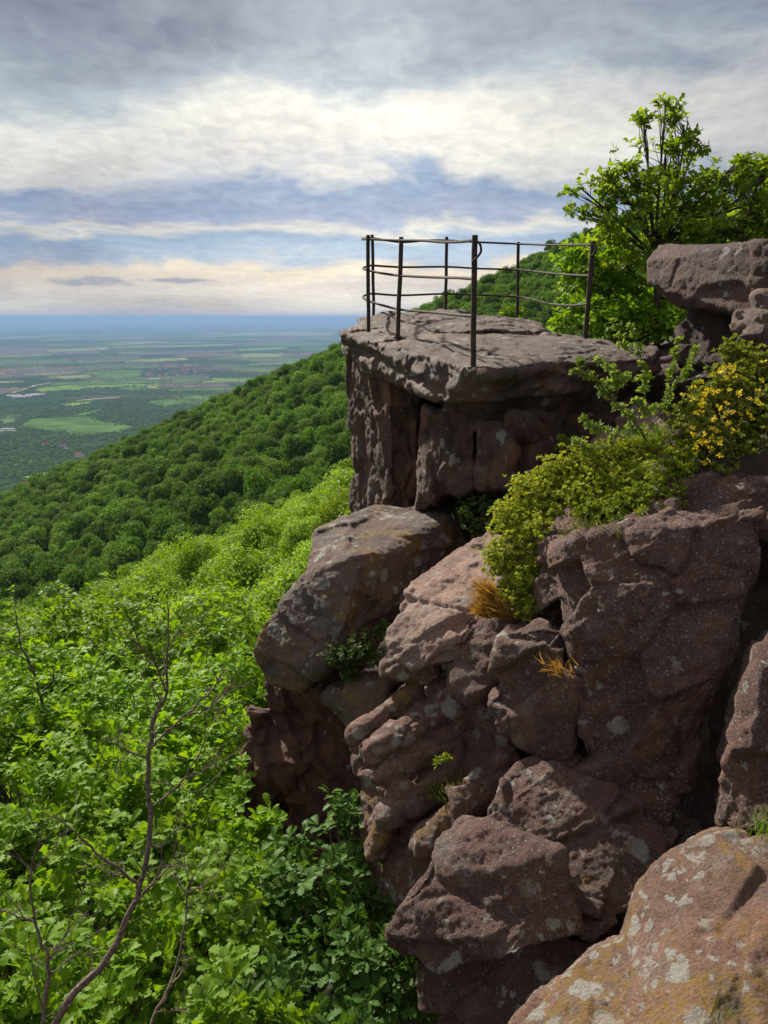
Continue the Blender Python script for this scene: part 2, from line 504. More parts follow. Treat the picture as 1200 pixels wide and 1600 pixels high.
# ------------------------------------------------------------------ the plain
ZP = -300.0
def plain_mat():
    m, nt, out = new_mat('plain_ground')
    co = nd(nt, 'ShaderNodeTexCoord').outputs['Object']
    rot = nd(nt, 'ShaderNodeMapping', {0: co, 2: (0, 0, 0.22), 3: (1, 1, 1)}).outputs[0]
    def cells(scale, asp, so):
        v = nd(nt, 'ShaderNodeMapping', {0: rot, 1: so, 3: (scale, scale * asp, 1)}).outputs[0]
        v = nd(nt, 'ShaderNodeVectorMath', {0: v, 1: nd(nt, 'ShaderNodeVectorMath', {0: noise(nt, v, 1.2, 2, 0.5, out=1), 3: 0.25}, operation='SCALE').outputs[0]}, operation='ADD').outputs[0]
        vo = nd(nt, 'ShaderNodeTexVoronoi', {'Vector': v, 'Scale': 1.0, 'Randomness': 0.95}, voronoi_dimensions='2D', distance='CHEBYCHEV')
        return nd(nt, 'ShaderNodeSeparateColor', {0: vo.outputs['Color']}).outputs
    r1 = cells(1 / 900.0, 1.9, (3, 1, 0)); r2 = cells(1 / 330.0, 1.5, (7, 4, 0))
    def fieldramp(f):
        rp = nd(nt, 'ShaderNodeValToRGB', {0: f}); rp.color_ramp.interpolation = 'CONSTANT'
        st = [(0, (0.045, 0.085, 0.02)), (0.16, (0.10, 0.16, 0.035)), (0.30, (0.13, 0.10, 0.075)), (0.42, (0.075, 0.13, 0.03)), (0.55, (0.15, 0.115, 0.085)),
              (0.64, (0.05, 0.10, 0.025)), (0.80, (0.14, 0.20, 0.05)), (0.92, (0.035, 0.065, 0.02))]
        while len(rp.color_ramp.elements) < len(st): rp.color_ramp.elements.new(0.5)
        for el, (p_, c_) in zip(rp.color_ramp.elements, st): el.position = p_; el.color = c4(c_)
        return rp.outputs[0]
    big = step(nt, noise(nt, co, 1 / 2600.0, 2, 0.5), 0.45, 0.52)
    col = mixc(nt, big, fieldramp(r1[0]), fieldramp(r2[0]))
    # scrub and woods
    wn = noise(nt, nd(nt, 'ShaderNodeMapping', {0: rot, 3: (1 / 1500.0, 1 / 900.0, 1)}).outputs[0], 1.0, 6, 0.6)
    wn = mth(nt, 'ADD', wn, mth(nt, 'MULTIPLY', step(nt, nd(nt, 'ShaderNodeSeparateXYZ', {0: co}).outputs[1], 1500, 4500, 1, 0), 0.12))
    wood = step(nt, wn, 0.53, 0.58)
    wd = noise(nt, co, 1 / 35.0, 3, 0.6)
    col = mixc(nt, wood, col, mixc(nt, step(nt, wd, 0.3, 0.7), (0.022, 0.045, 0.014), (0.06, 0.10, 0.03)))
    col = mixc(nt, 1.0, col, mixc(nt, noise(nt, co, 1 / 160.0, 5, 0.65), (0.4, 0.4, 0.4), (0.95, 0.95, 0.95)), 'MULTIPLY')
    pb = nd(nt, 'ShaderNodeBsdfPrincipled', {'Base Color': col, 'Roughness': 1.0, 'Specular IOR Level': 0.0})
    nt.links.new(pb.outputs[0], out.inputs[0])
    return m

xs = np.array([-90000, -60000, -40000, -25000, -15000, -9000, -6000, -4000, -2500, -1500, -800, -400, 0, 400, 800, 1500, 2500, 4000, 6000, 9000, 15000, 25000, 40000, 60000, 90000.0])
ysr = np.array([-2000, -1000, 0, 500, 1000, 1500, 2200, 3000, 4500, 6500, 9000, 13000, 18000, 26000, 40000, 60000, 90000.0])
gx, gy = np.meshgrid(xs, ysr)
V = np.stack([gx.ravel(), gy.ravel(), 0 * gx.ravel()], -1)
i, j = np.meshgrid(np.arange(len(ysr) - 1), np.arange(len(xs) - 1), indexing='ij')
a = (i * len(xs) + j).ravel()
F = np.stack([a, a + 1, a + len(xs) + 1, a + len(xs)], -1)
plain = link('plain', mesh_np('plain', V, [F]), plain_mat(), loc=(0, 0, ZP))
tag(plain, 'flat patchwork of fields and woods reaching to the horizon', 'plain', kind='structure')

fmats = {}
def fmat(kind):
    if kind not in fmats:
        c = {k_: tuple((0.95, 0.92, 0.85)[i_] * a_ for i_, a_ in enumerate(v_)) for k_, v_ in {'bright': (0.125, 0.20, 0.045), 'green': (0.075, 0.14, 0.032), 'brown': (0.13, 0.095, 0.075), 'dull': (0.085, 0.12, 0.055), 'grey': (0.115, 0.095, 0.09), 'pale': (0.19, 0.22, 0.085),
             'dark': (0.03, 0.055, 0.02)}.items()}[kind]
        fmats[kind] = flat_mat('field_' + kind, c, 1.0, 0.45, 1 / 90.0, spec=0.0)
    return fmats[kind]
fields = [
    ('green', [(20, 666), (45, 655), (92, 652), (148, 650), (152, 657), (176, 660), (212, 667), (190, 675), (158, 678), (125, 680), (75, 673)]),
    ('bright', [(50, 607), (120, 600), (240, 596), (330, 593), (300, 602), (225, 603), (150, 606), (105, 610), (57, 612)]),
    ('brown', [(-60, 578), (75, 573), (300, 569), (335, 571), (150, 579), (100, 588), (70, 593), (-60, 598)]),
    ('dull', [(-60, 562), (100, 562), (220, 558), (235, 562), (175, 566), (75, 570), (-60, 571)]),
    ('grey', [(-60, 544), (40, 542), (150, 546), (160, 551), (60, 556), (-60, 559)]),
    ('bright', [(34, 746), (62, 738), (140, 732), (143, 740), (100, 753), (62, 763), (47, 757)]),
    ('bright', [(125, 725), (140, 716), (172, 713), (160, 722), (140, 729)]),
    ('grey', [(-60, 607), (50, 605), (32, 611), (5, 616), (-60, 618)]),
    ('green', [(224, 628), (280, 619), (397, 612), (440, 610), (378, 624), (303, 631), (252, 635)]),
    ('green', [(107, 586), (140, 579), (225, 577), (222, 589), (160, 592)]),
    ('pale', [(330, 556), (400, 552), (470, 553), (460, 557), (390, 559)]),
    ('green', [(330, 538), (420, 534), (520, 536), (510, 540), (400, 541)]),
    ('pale', [(300, 522), (400, 519), (520, 520), (520, 524), (380, 525)]),
    ('dull', [(80, 524), (180, 521), (270, 523), (200, 526), (90, 527)]),
    ('dark', [(-60, 532), (60, 530), (180, 533), (150, 537), (20, 538), (-60, 538)]),
    ('dark', [(240, 545), (360, 541), (500, 545), (420, 551), (300, 552)]),
    ('dull', [(0, 650), (34, 646), (24, 660), (2, 664)]),
    ('bright', [(95, 632), (120, 626), (152, 625), (140, 630), (110, 635)]),
    ('green', [(110, 650), (140, 641), (160, 638), (150, 646), (125, 650)]),
    ('pale', [(430, 566), (500, 562), (540, 564), (480, 570)]),
]
r0_ = random.Random(3)
for n_ in range(70):
    py = 512 + 100 * r0_.random() ** 1.4; px = -80 + 640 * r0_.random(); L_ = 40 + 150 * r0_.random(); t_ = (py - 500) * (0.03 + 0.06 * r0_.random()); sl_ = -0.02 - 0.04 * r0_.random()
    fields.append((r0_.choice(['bright', 'green', 'brown', 'dull', 'grey', 'dark', 'pale', 'green']), [(px, py), (px + L_ * .5, py + sl_ * L_ * .5 - .2 * t_), (px + L_, py + sl_ * L_), (px + L_ * 1.03, py + sl_ * L_ + t_), (px + L_ * .45, py + sl_ * L_ * .45 + 1.1 * t_), (px - L_ * .04, py + t_ * .8)]))
fpolys = []
for n_, (kd, poly) in enumerate(fields):
    pts = np.array([PZ(px, py, ZP + 0.5 + 0.02 * n_) for px, py in poly])
    fpolys.append(pts[:, :2])
    bm = bmesh.new()
    c0 = pts.mean(0)
    vs = [bm.verts.new(p - c0) for p in pts]
    bm.faces.new(vs); bmesh.ops.triangulate(bm, faces=bm.faces[:])
    me = bpy.data.meshes.new('field'); bm.to_mesh(me); bm.free()
    tag(link('field', me, fmat(kd), loc=c0), kind='structure')

# the reservoir and the pale dirt track
wm_, wnt, wout = new_mat('still_water')
wb = nd(wnt, 'ShaderNodeBsdfPrincipled', {'Base Color': (0.02, 0.03, 0.035, 1), 'Roughness': 0.12})
wnt.links.new(wb.outputs[0], wout.inputs[0])
for poly in ([(187, 535), (215, 533.6), (262, 534.2), (262, 535.8), (220, 536)], [(280, 535.2), (300, 534.8), (330, 535.4), (300, 536.2)], [(322, 519.5), (350, 519), (352, 520), (330, 520.3)]):
    pts = np.array([PZ(px, py, ZP + 1.2) for px, py in poly]); c0 = pts.mean(0)
    tag(link('water', mesh_np('water', pts - c0, [np.arange(len(pts))[None]]), wm_, loc=c0), kind='structure')
trk = flat_mat('pale_dirt', (0.30, 0.27, 0.21), 0.95, 0.15, 0.05, spec=0.0)
for path, wdt in (([(18, 614), (40, 608), (55, 602), (80, 598)], 9), ([(120, 626), (150, 623), (186, 621)], 14), ([(-10, 673), (26, 672.5)], 12), ([(97, 700), (106, 700.5), (112, 700)], 6)):
    pts = np.array([PZ(px, py, ZP + 1.5) for px, py in path])
    c0 = pts.mean(0); t = np.gradient(pts, axis=0); n_ = np.stack([-t[:, 1], t[:, 0], 0 * t[:, 0]], -1); n_ /= np.linalg.norm(n_, axis=1)[:, None]
    V = np.vstack([pts + n_ * wdt, pts - n_ * wdt]) - c0; k_ = np.arange(len(pts) - 1); L_ = len(pts)
    tag(link('dirt_track', mesh_np('dirt_track', V, [np.stack([k_, k_ + 1, L_ + k_ + 1, L_ + k_], -1)]), trk, loc=c0), kind='structure')

# houses far below
def house_mesh(w, d, h, rh):
    x, y = w / 2, d / 2
    V = [(-x, -y, 0), (x, -y, 0), (x, y, 0), (-x, y, 0), (-x, -y, h), (x, -y, h), (x, y, h), (-x, y, h), (-x, 0, h + rh * .98), (x, 0, h + rh * .98)]
    o = 0.4
    R = [(-x - o, -y - o, h - .2), (x + o, -y - o, h - .2), (x + o, 0, h + rh), (-x - o, 0, h + rh), (x + o, y + o, h - .2), (-x - o, y + o, h - .2)]
    walls = mesh_np('wall', V, [np.array([[0, 1, 5, 4], [1, 2, 6, 5], [2, 3, 7, 6], [3, 0, 4, 7]]), np.array([[5, 6, 9], [7, 4, 8]])])
    roof = mesh_np('roof', R, [np.array([[0, 1, 2, 3], [3, 2, 4, 5]])])
    return walls, roof
wallm = flat_mat('white_render', (0.55, 0.53, 0.49), 0.9, 0.1, spec=0.0)
redm = flat_mat('red_tiles', (0.30, 0.10, 0.06), 0.9, 0.25, spec=0.0)
greym = flat_mat('pale_sheet_roof', (0.36, 0.36, 0.35), 0.9, 0.1, spec=0.0)
hw, hr = house_mesh(11, 9, 4.5, 3.5); sw, sr = house_mesh(52, 20, 6, 2.5)
for me_, m_ in ((hw, wallm), (hr, redm), (sw, wallm), (sr, greym)): me_.materials.append(m_)
def house(px, py, big, label, group, rz=0.0, s=1.0):
    o = empty('farm_shed' if big else 'house', PZ(px, py, ZP + 1.0))
    o.rotation_euler = (0, 0, rz); o.scale = (s, s, s)
    tag(o, label, 'shed' if big else 'house', group)
    for nm, me_ in (('wall', sw if big else hw), ('roof', sr if big else hr)):
        c = bpy.data.objects.new(nm, me_); COL.objects.link(c); c.parent = o
house(98, 698, 0, 'red roofed white house beside a pale drive, in scrub above the lowest meadow', None, 0.3, 1.5)
house(125, 715, 0, 'red roofed house at the end of the small bright meadow by the forest edge', None, -0.4, 1.4)
house(71, 696, 0, 'small pale house among bushes left of the house with the drive', None, 0.9, 1.2)
house(40, 762, 0, 'pale house at the foot of the forest slope, below the lowest meadow', None, 0.2, 1.6)
for px, py in ((52, 619), (40, 621), (30, 622), (60, 618), (22, 620)):
    house(px, py, 1, 'long white farm shed in the cluster at the end of the dirt track', 'white sheds at the end of the dirt track', 0.15)
house(241, 594, 1, 'white farm shed alone at the edge of the long bright strip of field', None, 0.1, 1.1)
house(109, 590, 1, 'pale shed alone beside the brown field', None, 0.3, 0.8)
house(13, 672, 1, 'long pale shed on the near side of the green meadow', None, 0.05, 0.7)
house(163, 524, 1, 'tiny white shed far out toward the horizon', None, 0.0, 2.6)
r_ = random.Random(5)
for n_ in range(46):
    px = 285 + r_.gauss(0, 30); py = 582 - (px - 285) * 0.035 + r_.gauss(0, 4.2)
    house(px, py, 0, 'small house of the village in the middle of the plain', 'houses of the village on the plain', r_.random() * 3, 1.2 + 0.5 * r_.random())

# ------------------------------------------------------------------ hillside
OFFY = np.array([-60, 0, 3, 6, 28, 50, 70, 84, 100, 120, 190, 260, 285, 330, 400, 520, 700, 1000, 1500.0])
OFFV = np.array([0.5, 1.6, 2.2, 2.9, 8.3, 10.6, 13.0, 17.0, 21, 22, 12.0, 2.6, 3.2, 12, 38, 90, 175, 300, 420.0])
def canopy(x, y):
    off = np.interp(y, OFFY, OFFV)
    s = np.where(x < 0, 0.43, 0.45)
    z = s * x - off
    z = np.where(x > 78, s * 78 - off, z)
    return z
def ground(x, y):
    x = np.asarray(x, float); y = np.asarray(y, float)
    dep = np.interp(y, [0, 6, 20, 60, 100], [4.5, 4.5, 5.0, 6.0, 6.5])
    z = canopy(x, y) - dep
    und = fbm(np.stack([x / 37.0, y / 37.0, 0 * x], -1).reshape(-1, 3), 3, 5).reshape(x.shape) * np.clip((y - 10) / 60, 0, 1) * 4.0
    return np.maximum(z + und, ZP - 6)
gxs = np.unique(np.concatenate([np.linspace(-900, -200, 36), np.linspace(-200, 160, 145), np.linspace(160, 700, 28)]))
gys = np.unique(np.concatenate([np.linspace(-150, 0, 16), np.linspace(0, 320, 129), np.linspace(320, 1500, 48)]))
gx, gy = np.meshgrid(gxs, gys)
V = np.stack([gx.ravel(), gy.ravel(), ground(gx, gy).ravel()], -1)
i, j = np.meshgrid(np.arange(len(gys) - 1), np.arange(len(gxs) - 1), indexing='ij')
a = (i * len(gxs) + j).ravel()
F = np.stack([a, a + 1, a + len(gxs) + 1, a + len(gxs)], -1)
hill = link('hillside', mesh_np('hillside', V, [F], True), flat_mat('forest_floor', (0.035, 0.04, 0.015), 1.0, 0.5, 1.5))
tag(hill, kind='structure')

# ------------------------------------------------------------------ forest
barkm = bark_mat('grey_brown_bark', (0.05, 0.04, 0.03), (0.13, 0.11, 0.09))
sunny = leaf_mat('sunlit_tint_leaves', (0.185, 0.30, 0.022), (0.25, 0.36, 0.034), 0.45, (1.35, 1.25, 0.35), objvar=0.2)  # fresh green, brightened so the colour carries the near slope's sunlight
deep = leaf_mat('shade_tint_leaves', (0.072, 0.155, 0.014), (0.105, 0.20, 0.02), 0.36, (1.3, 1.15, 0.4), objvar=0.4, spec=0.03)  # cloud shade on the far slope is put into this leaf colour and the next
deepl = leaf_mat('shade_tint_leaves_pale', (0.105, 0.19, 0.024), (0.145, 0.235, 0.035), 0.36, (1.3, 1.15, 0.4), objvar=0.3, spec=0.03)
DM = tmpl_diamond()
def crown_mesh(name, seed, R, H, nl, per, size, mat):
    r = np.random.default_rng(seed)
    parts = []
    for k in range(nl):
        t = (k + 0.5) / nl
        zc = 1 - 1.25 * t
        rad = math.sqrt(max(0.03, 1 - max(zc, -0.1) ** 2)) * (0.75 + 0.25 * r.random())
        ph = k * 2.399 + r.normal() * 0.3
        c = np.array([math.cos(ph) * rad * R * 0.72, math.sin(ph) * rad * R * 0.72, H * (0.5 + 0.42 * zc) - H * 0.9 + 0.4 * r.normal()])
        lr = R * (0.22 + 0.18 * r.random())
        parts.append(puff(c, (lr, lr, lr), per, size, DM, r, 0.35, 0.3, 0.38, 0.9, 0.55))
    V, Fs = merge(parts)
    me = mesh_np(name, V, Fs, False); me.materials.append(mat)
    return me
def trunk_mesh(name, seed, R, H, depth, mat):
    r = np.random.default_rng(seed)
    mb = MB()
    z0 = -depth
    pts = np.array([[0, 0, z0], [0.1 * R * r.normal(), 0.1 * R * r.normal(), z0 * 0.6], [0.1 * R * r.normal(), 0.1 * R * r.normal(), z0 * 0.25], [0, 0, -0.1]])
    mb.tube(smooth_path(pts, 3), np.linspace(0.045 * R + 0.04, 0.02, 10), 6)
    for k in range(6):
        ph = k * 2.399; zs = z0 * (0.35 + 0.25 * r.random())
        mb.tube(smooth_path([[0, 0, zs], [0.3 * R * math.cos(ph), 0.3 * R * math.sin(ph), zs * 0.75], [0.62 * R * math.cos(ph), 0.62 * R * math.sin(ph), zs * 0.4]], 2), np.linspace(0.02 * R, 0.01, 5), 5)
    me = mb.mesh(name); me.materials.append(mat)
    return me
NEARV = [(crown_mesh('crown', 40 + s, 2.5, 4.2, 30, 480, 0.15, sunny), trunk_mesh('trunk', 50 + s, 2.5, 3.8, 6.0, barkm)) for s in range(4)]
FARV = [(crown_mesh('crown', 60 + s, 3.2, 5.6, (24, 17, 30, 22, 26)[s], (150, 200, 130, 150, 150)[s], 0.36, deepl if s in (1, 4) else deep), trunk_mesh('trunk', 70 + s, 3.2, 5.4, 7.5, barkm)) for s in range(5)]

def scatter(x0, x1, y0, y1, sp, r):
    out = []
    ny = int((y1 - y0) / (sp * 0.87))
    for a_ in range(ny):
        y = y0 + (a_ + 0.5) * sp * 0.87
        for b_ in range(int((x1 - x0) / sp)):
            out.append((x0 + (b_ + 0.5 * (a_ % 2)) * sp + r.normal() * sp * 0.22, y + r.normal() * sp * 0.2))
    return np.array(out)
rf = np.random.default_rng(77)
nearp = scatter(-75, 8, 9, 82, 3.9, rf)
farp = scatter(-330, 140, 82, 400, 5.4, rf)
nearp = nearp[(nearp[:, 0] < -0.012 * nearp[:, 1] - 2.2) | (nearp[:, 1] > 26)]
def visible(p, margin=60):
    z = canopy(p[:, 0], p[:, 1])
    px, py, f = to_px(np.stack([p[:, 0], p[:, 1], z], -1))
    return px, py, (px > -margin) & (px < 1260)
spec = []
for kind_, pts in (('near', nearp), ('far', farp)):
    px, py, ok = visible(pts, 140 if kind_ == 'near' else 80)
    for n_ in range(len(pts)):
        spec.append((kind_, pts[n_, 0], pts[n_, 1], px[n_], py[n_], bool(ok[n_])))
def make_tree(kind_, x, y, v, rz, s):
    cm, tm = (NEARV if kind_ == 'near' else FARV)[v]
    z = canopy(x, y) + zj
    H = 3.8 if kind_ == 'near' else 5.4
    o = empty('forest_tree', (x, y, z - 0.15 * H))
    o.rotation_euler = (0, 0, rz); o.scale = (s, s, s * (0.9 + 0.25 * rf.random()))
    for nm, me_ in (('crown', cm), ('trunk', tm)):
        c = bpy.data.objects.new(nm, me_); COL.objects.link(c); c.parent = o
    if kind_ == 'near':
        tag(o, 'fresh green tree, tinted brighter for the sun, on the slope just below the cliff', 'tree', 'trees of the bright near slope')
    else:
        tag(o, 'rounded green tree, tinted darker for shade, on the hillside behind the bright slope', 'tree', 'trees of the darker far hillside')
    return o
vis_near = sorted([s for s in spec if s[0] == 'near' and s[5] and s[3] < 640], key=lambda s: s[2])
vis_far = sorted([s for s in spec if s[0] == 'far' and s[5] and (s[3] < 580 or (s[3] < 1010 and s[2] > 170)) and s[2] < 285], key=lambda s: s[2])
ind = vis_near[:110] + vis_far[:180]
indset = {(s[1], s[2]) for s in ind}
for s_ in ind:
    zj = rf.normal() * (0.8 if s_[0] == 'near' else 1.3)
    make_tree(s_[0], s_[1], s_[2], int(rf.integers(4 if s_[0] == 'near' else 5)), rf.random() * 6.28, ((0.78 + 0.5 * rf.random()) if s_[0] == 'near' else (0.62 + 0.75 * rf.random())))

# the rest of the wood, and scrub and hedges on the plain: one object each, through geometry nodes
def gn_scatter(name, pts, rot, scl, var, meshes, mat):
    me = mesh_np(name, np.vstack([pts]), [np.zeros((0, 3), int)]) if False else bpy.data.meshes.new(name)
    me.vertices.add(len(pts)); me.vertices.foreach_set('co', np.asarray(pts, np.float32).ravel())
    for nm, typ, arr in (('rz', 'FLOAT', rot), ('sc', 'FLOAT', scl), ('vi', 'INT', var)):
        at = me.attributes.new(nm, typ, 'POINT'); at.data.foreach_set('value', np.asarray(arr, np.int32 if typ == 'INT' else np.float32))
    o = bpy.data.objects.new(name, me); COL.objects.link(o)
    ng = bpy.data.node_groups.new(name, 'GeometryNodeTree')
    ng.interface.new_socket('Geometry', in_out='INPUT', socket_type='NodeSocketGeometry')
    ng.interface.new_socket('Geometry', in_out='OUTPUT', socket_type='NodeSocketGeometry')
    gi = ng.nodes.new('NodeGroupInput'); go = ng.nodes.new('NodeGroupOutput')
    g2i = ng.nodes.new('GeometryNodeGeometryToInstance')
    for ob in meshes:
        oi = ng.nodes.new('GeometryNodeObjectInfo'); oi.inputs['Object'].default_value = ob; oi.transform_space = 'ORIGINAL'
        ng.links.new(oi.outputs['Geometry'], g2i.inputs[0])
    ip = ng.nodes.new('GeometryNodeInstanceOnPoints')
    ng.links.new(gi.outputs[0], ip.inputs['Points']); ng.links.new(g2i.outputs[0], ip.inputs['Instance'])
    ip.inputs['Pick Instance'].default_value = True
    def na(nm, typ):
        n = ng.nodes.new('GeometryNodeInputNamedAttribute'); n.data_type = typ; n.inputs[0].default_value = nm
        return [s for s in n.outputs if s.enabled and s.name == 'Attribute'][0]
    ng.links.new(na('vi', 'INT'), ip.inputs['Instance Index'])
    cx = ng.nodes.new('ShaderNodeCombineXYZ'); ng.links.new(na('rz', 'FLOAT'), cx.inputs[2])
    er = ng.nodes.new('FunctionNodeEulerToRotation'); ng.links.new(cx.outputs[0], er.inputs[0])
    ng.links.new(er.outputs[0], ip.inputs['Rotation'])
    ng.links.new(na('sc', 'FLOAT'), ip.inputs['Scale'])
    ng.links.new(ip.outputs[0], go.inputs[0])
    md = o.modifiers.new('scatter', 'NODES'); md.node_group = ng
    return o
protos = {}
for o in COL.objects:
    if o.name.startswith('crown') and o.data.name not in protos: protos[o.data.name] = o
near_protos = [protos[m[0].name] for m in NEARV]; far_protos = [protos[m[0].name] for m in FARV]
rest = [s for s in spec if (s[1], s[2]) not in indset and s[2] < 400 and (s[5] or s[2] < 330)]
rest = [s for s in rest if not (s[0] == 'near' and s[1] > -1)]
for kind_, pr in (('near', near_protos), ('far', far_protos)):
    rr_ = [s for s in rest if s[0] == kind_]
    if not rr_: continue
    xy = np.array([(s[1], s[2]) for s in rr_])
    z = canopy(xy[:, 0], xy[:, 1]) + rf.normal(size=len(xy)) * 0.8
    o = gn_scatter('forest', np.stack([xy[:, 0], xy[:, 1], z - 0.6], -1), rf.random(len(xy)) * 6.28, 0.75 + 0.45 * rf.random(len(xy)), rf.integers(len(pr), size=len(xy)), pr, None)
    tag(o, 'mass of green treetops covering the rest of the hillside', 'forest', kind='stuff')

def in_poly(x, y, poly):
    ins = np.zeros(len(x), bool); n = len(poly)
    for a_ in range(n):
        x1, y1 = poly[a_]; x2, y2 = poly[(a_ + 1) % n]
        c = ((y1 > y) != (y2 > y)) & (x < (x2 - x1) * (y - y1) / (y2 - y1 + 1e-9) + x1)
        ins ^= c
    return ins
# scrub: denser near the foot of the hill, clumped
N0 = 60000
fy = 1150 + 5200 * rf.random(N0) ** 1.6; fx = -0.62 * fy + rf.random(N0) * (0.62 * fy + 250)
dn = fbm(np.stack([fx / 330.0, fy / 230.0, 0 * fx], -1), 4, 31)
dn2 = fbm(np.stack([fx / 1400.0 + 9, fy / 900.0, 0 * fx], -1), 3, 37)
keep = dn * 1.2 + dn2 > np.interp(fy, [1200, 2200, 3500, 6000], [-0.25, -0.02, 0.22, 0.45])
for poly in fpolys: keep &= ~in_poly(fx, fy, poly)
sx, sy = fx[keep], fy[keep]
hx, hy = [], []
def hedge(pts, dens, wid):
    for a_ in range(len(pts) - 1):
        p1, p2 = np.array(pts[a_]), np.array(pts[a_ + 1]); L_ = np.linalg.norm(p2 - p1)
        n_ = int(L_ / dens)
        t = rf.random(n_)
        t = t[fbm(np.stack([t * L_ / 90, 0 * t + a_, 0 * t], -1), 2, 9) > -0.22]
        q_ = p1 + t[:, None] * (p2 - p1) + rf.normal(size=(len(t), 2)) * wid
        hx.extend(q_[:, 0]); hy.extend(q_[:, 1])
for poly in fpolys:
    if poly[:, 1].max() < 9000: hedge(list(poly) + [poly[0]], 5 + poly[:, 1].mean() / 1500, 5 + poly[:, 1].mean() / 900)
for path in ([(25, 668), (38, 656), (60, 650), (120, 646), (150, 640), (160, 634)], [(0, 630), (90, 632), (180, 622), (300, 613), (400, 607)], [(100, 583), (190, 579), (330, 573)],
             [(60, 571), (180, 567), (330, 562), (500, 560)], [(30, 598), (110, 597), (190, 595), (320, 589), (430, 586)], [(170, 634), (230, 627), (330, 617), (420, 606)],
             [(150, 652), (200, 643), (260, 640), (300, 636)], [(30, 742), (100, 730), (140, 722), (170, 714)]):
    hedge([PZ(px, py, ZP)[:2] for px, py in path], 4, 9)
for n_ in range(46):
    py = 538 + 110 * rf.random() ** 1.3; px = -20 + 480 * rf.random(); ln = 60 + 200 * rf.random(); sl_ = -0.03 - 0.05 * rf.random()
    hedge([PZ(px + ln * t_, py + sl_ * ln * t_ + 0.8 * rf.normal(), ZP)[:2] for t_ in (0, .33, .66, 1)], 6 + 30 * (py < 570), 8)
tx = np.concatenate([sx, hx]); ty = np.concatenate([sy, hy])
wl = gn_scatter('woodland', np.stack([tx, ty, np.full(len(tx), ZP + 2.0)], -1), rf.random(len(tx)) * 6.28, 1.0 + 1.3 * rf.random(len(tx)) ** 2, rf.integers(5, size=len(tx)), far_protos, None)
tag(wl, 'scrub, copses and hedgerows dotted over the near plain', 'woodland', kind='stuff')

# ------------------------------------------------------------------ air
hm, hnt, hout = new_mat('air')
pv = nd(hnt, 'ShaderNodeVolumePrincipled', {'Color': (0.31, 0.50, 0.82, 1), 'Density': 7.6e-5, 'Anisotropy': 0.0})
hnt.links.new(pv.outputs[0], hout.inputs['Volume'])
bm = bmesh.new(); bmesh.ops.create_cube(bm, size=1.0)
me = bpy.data.meshes.new('haze'); bm.to_mesh(me); bm.free()
hz = link('haze', me, hm, loc=(0, 45000, -132.5))
hz.scale = (190000, 100000, 357)
tag(hz, 'blue haze over the distant plain', 'haze', kind='stuff')


# ------------------------------------------------------------------ rocks
def hullpts(front, back=None):
    p = np.array([P(*f) for f in front])
    if back is not None:
        b = np.array(back, float)
        b[2] = min(b[2], (p[:, 2] / p[:, 1]).max() * b[1] - 0.05)      # the back of a rock stays below its crest
        p = np.vstack([p, p + b])
    return p


def capsule(a, b, ra, rb):
    """rounded rib between two points"""
    out = []
    for c, r_ in ((P(*a), ra), (P(*b), rb)):
        for th in np.linspace(0, math.pi, 6):
            for ph in np.linspace(0, 2 * math.pi, 9)[:-1]:
                out.append(c + r_ * np.array([math.sin(th) * math.cos(ph), math.sin(th) * math.sin(ph), math.cos(th)]))
    return np.array(out)


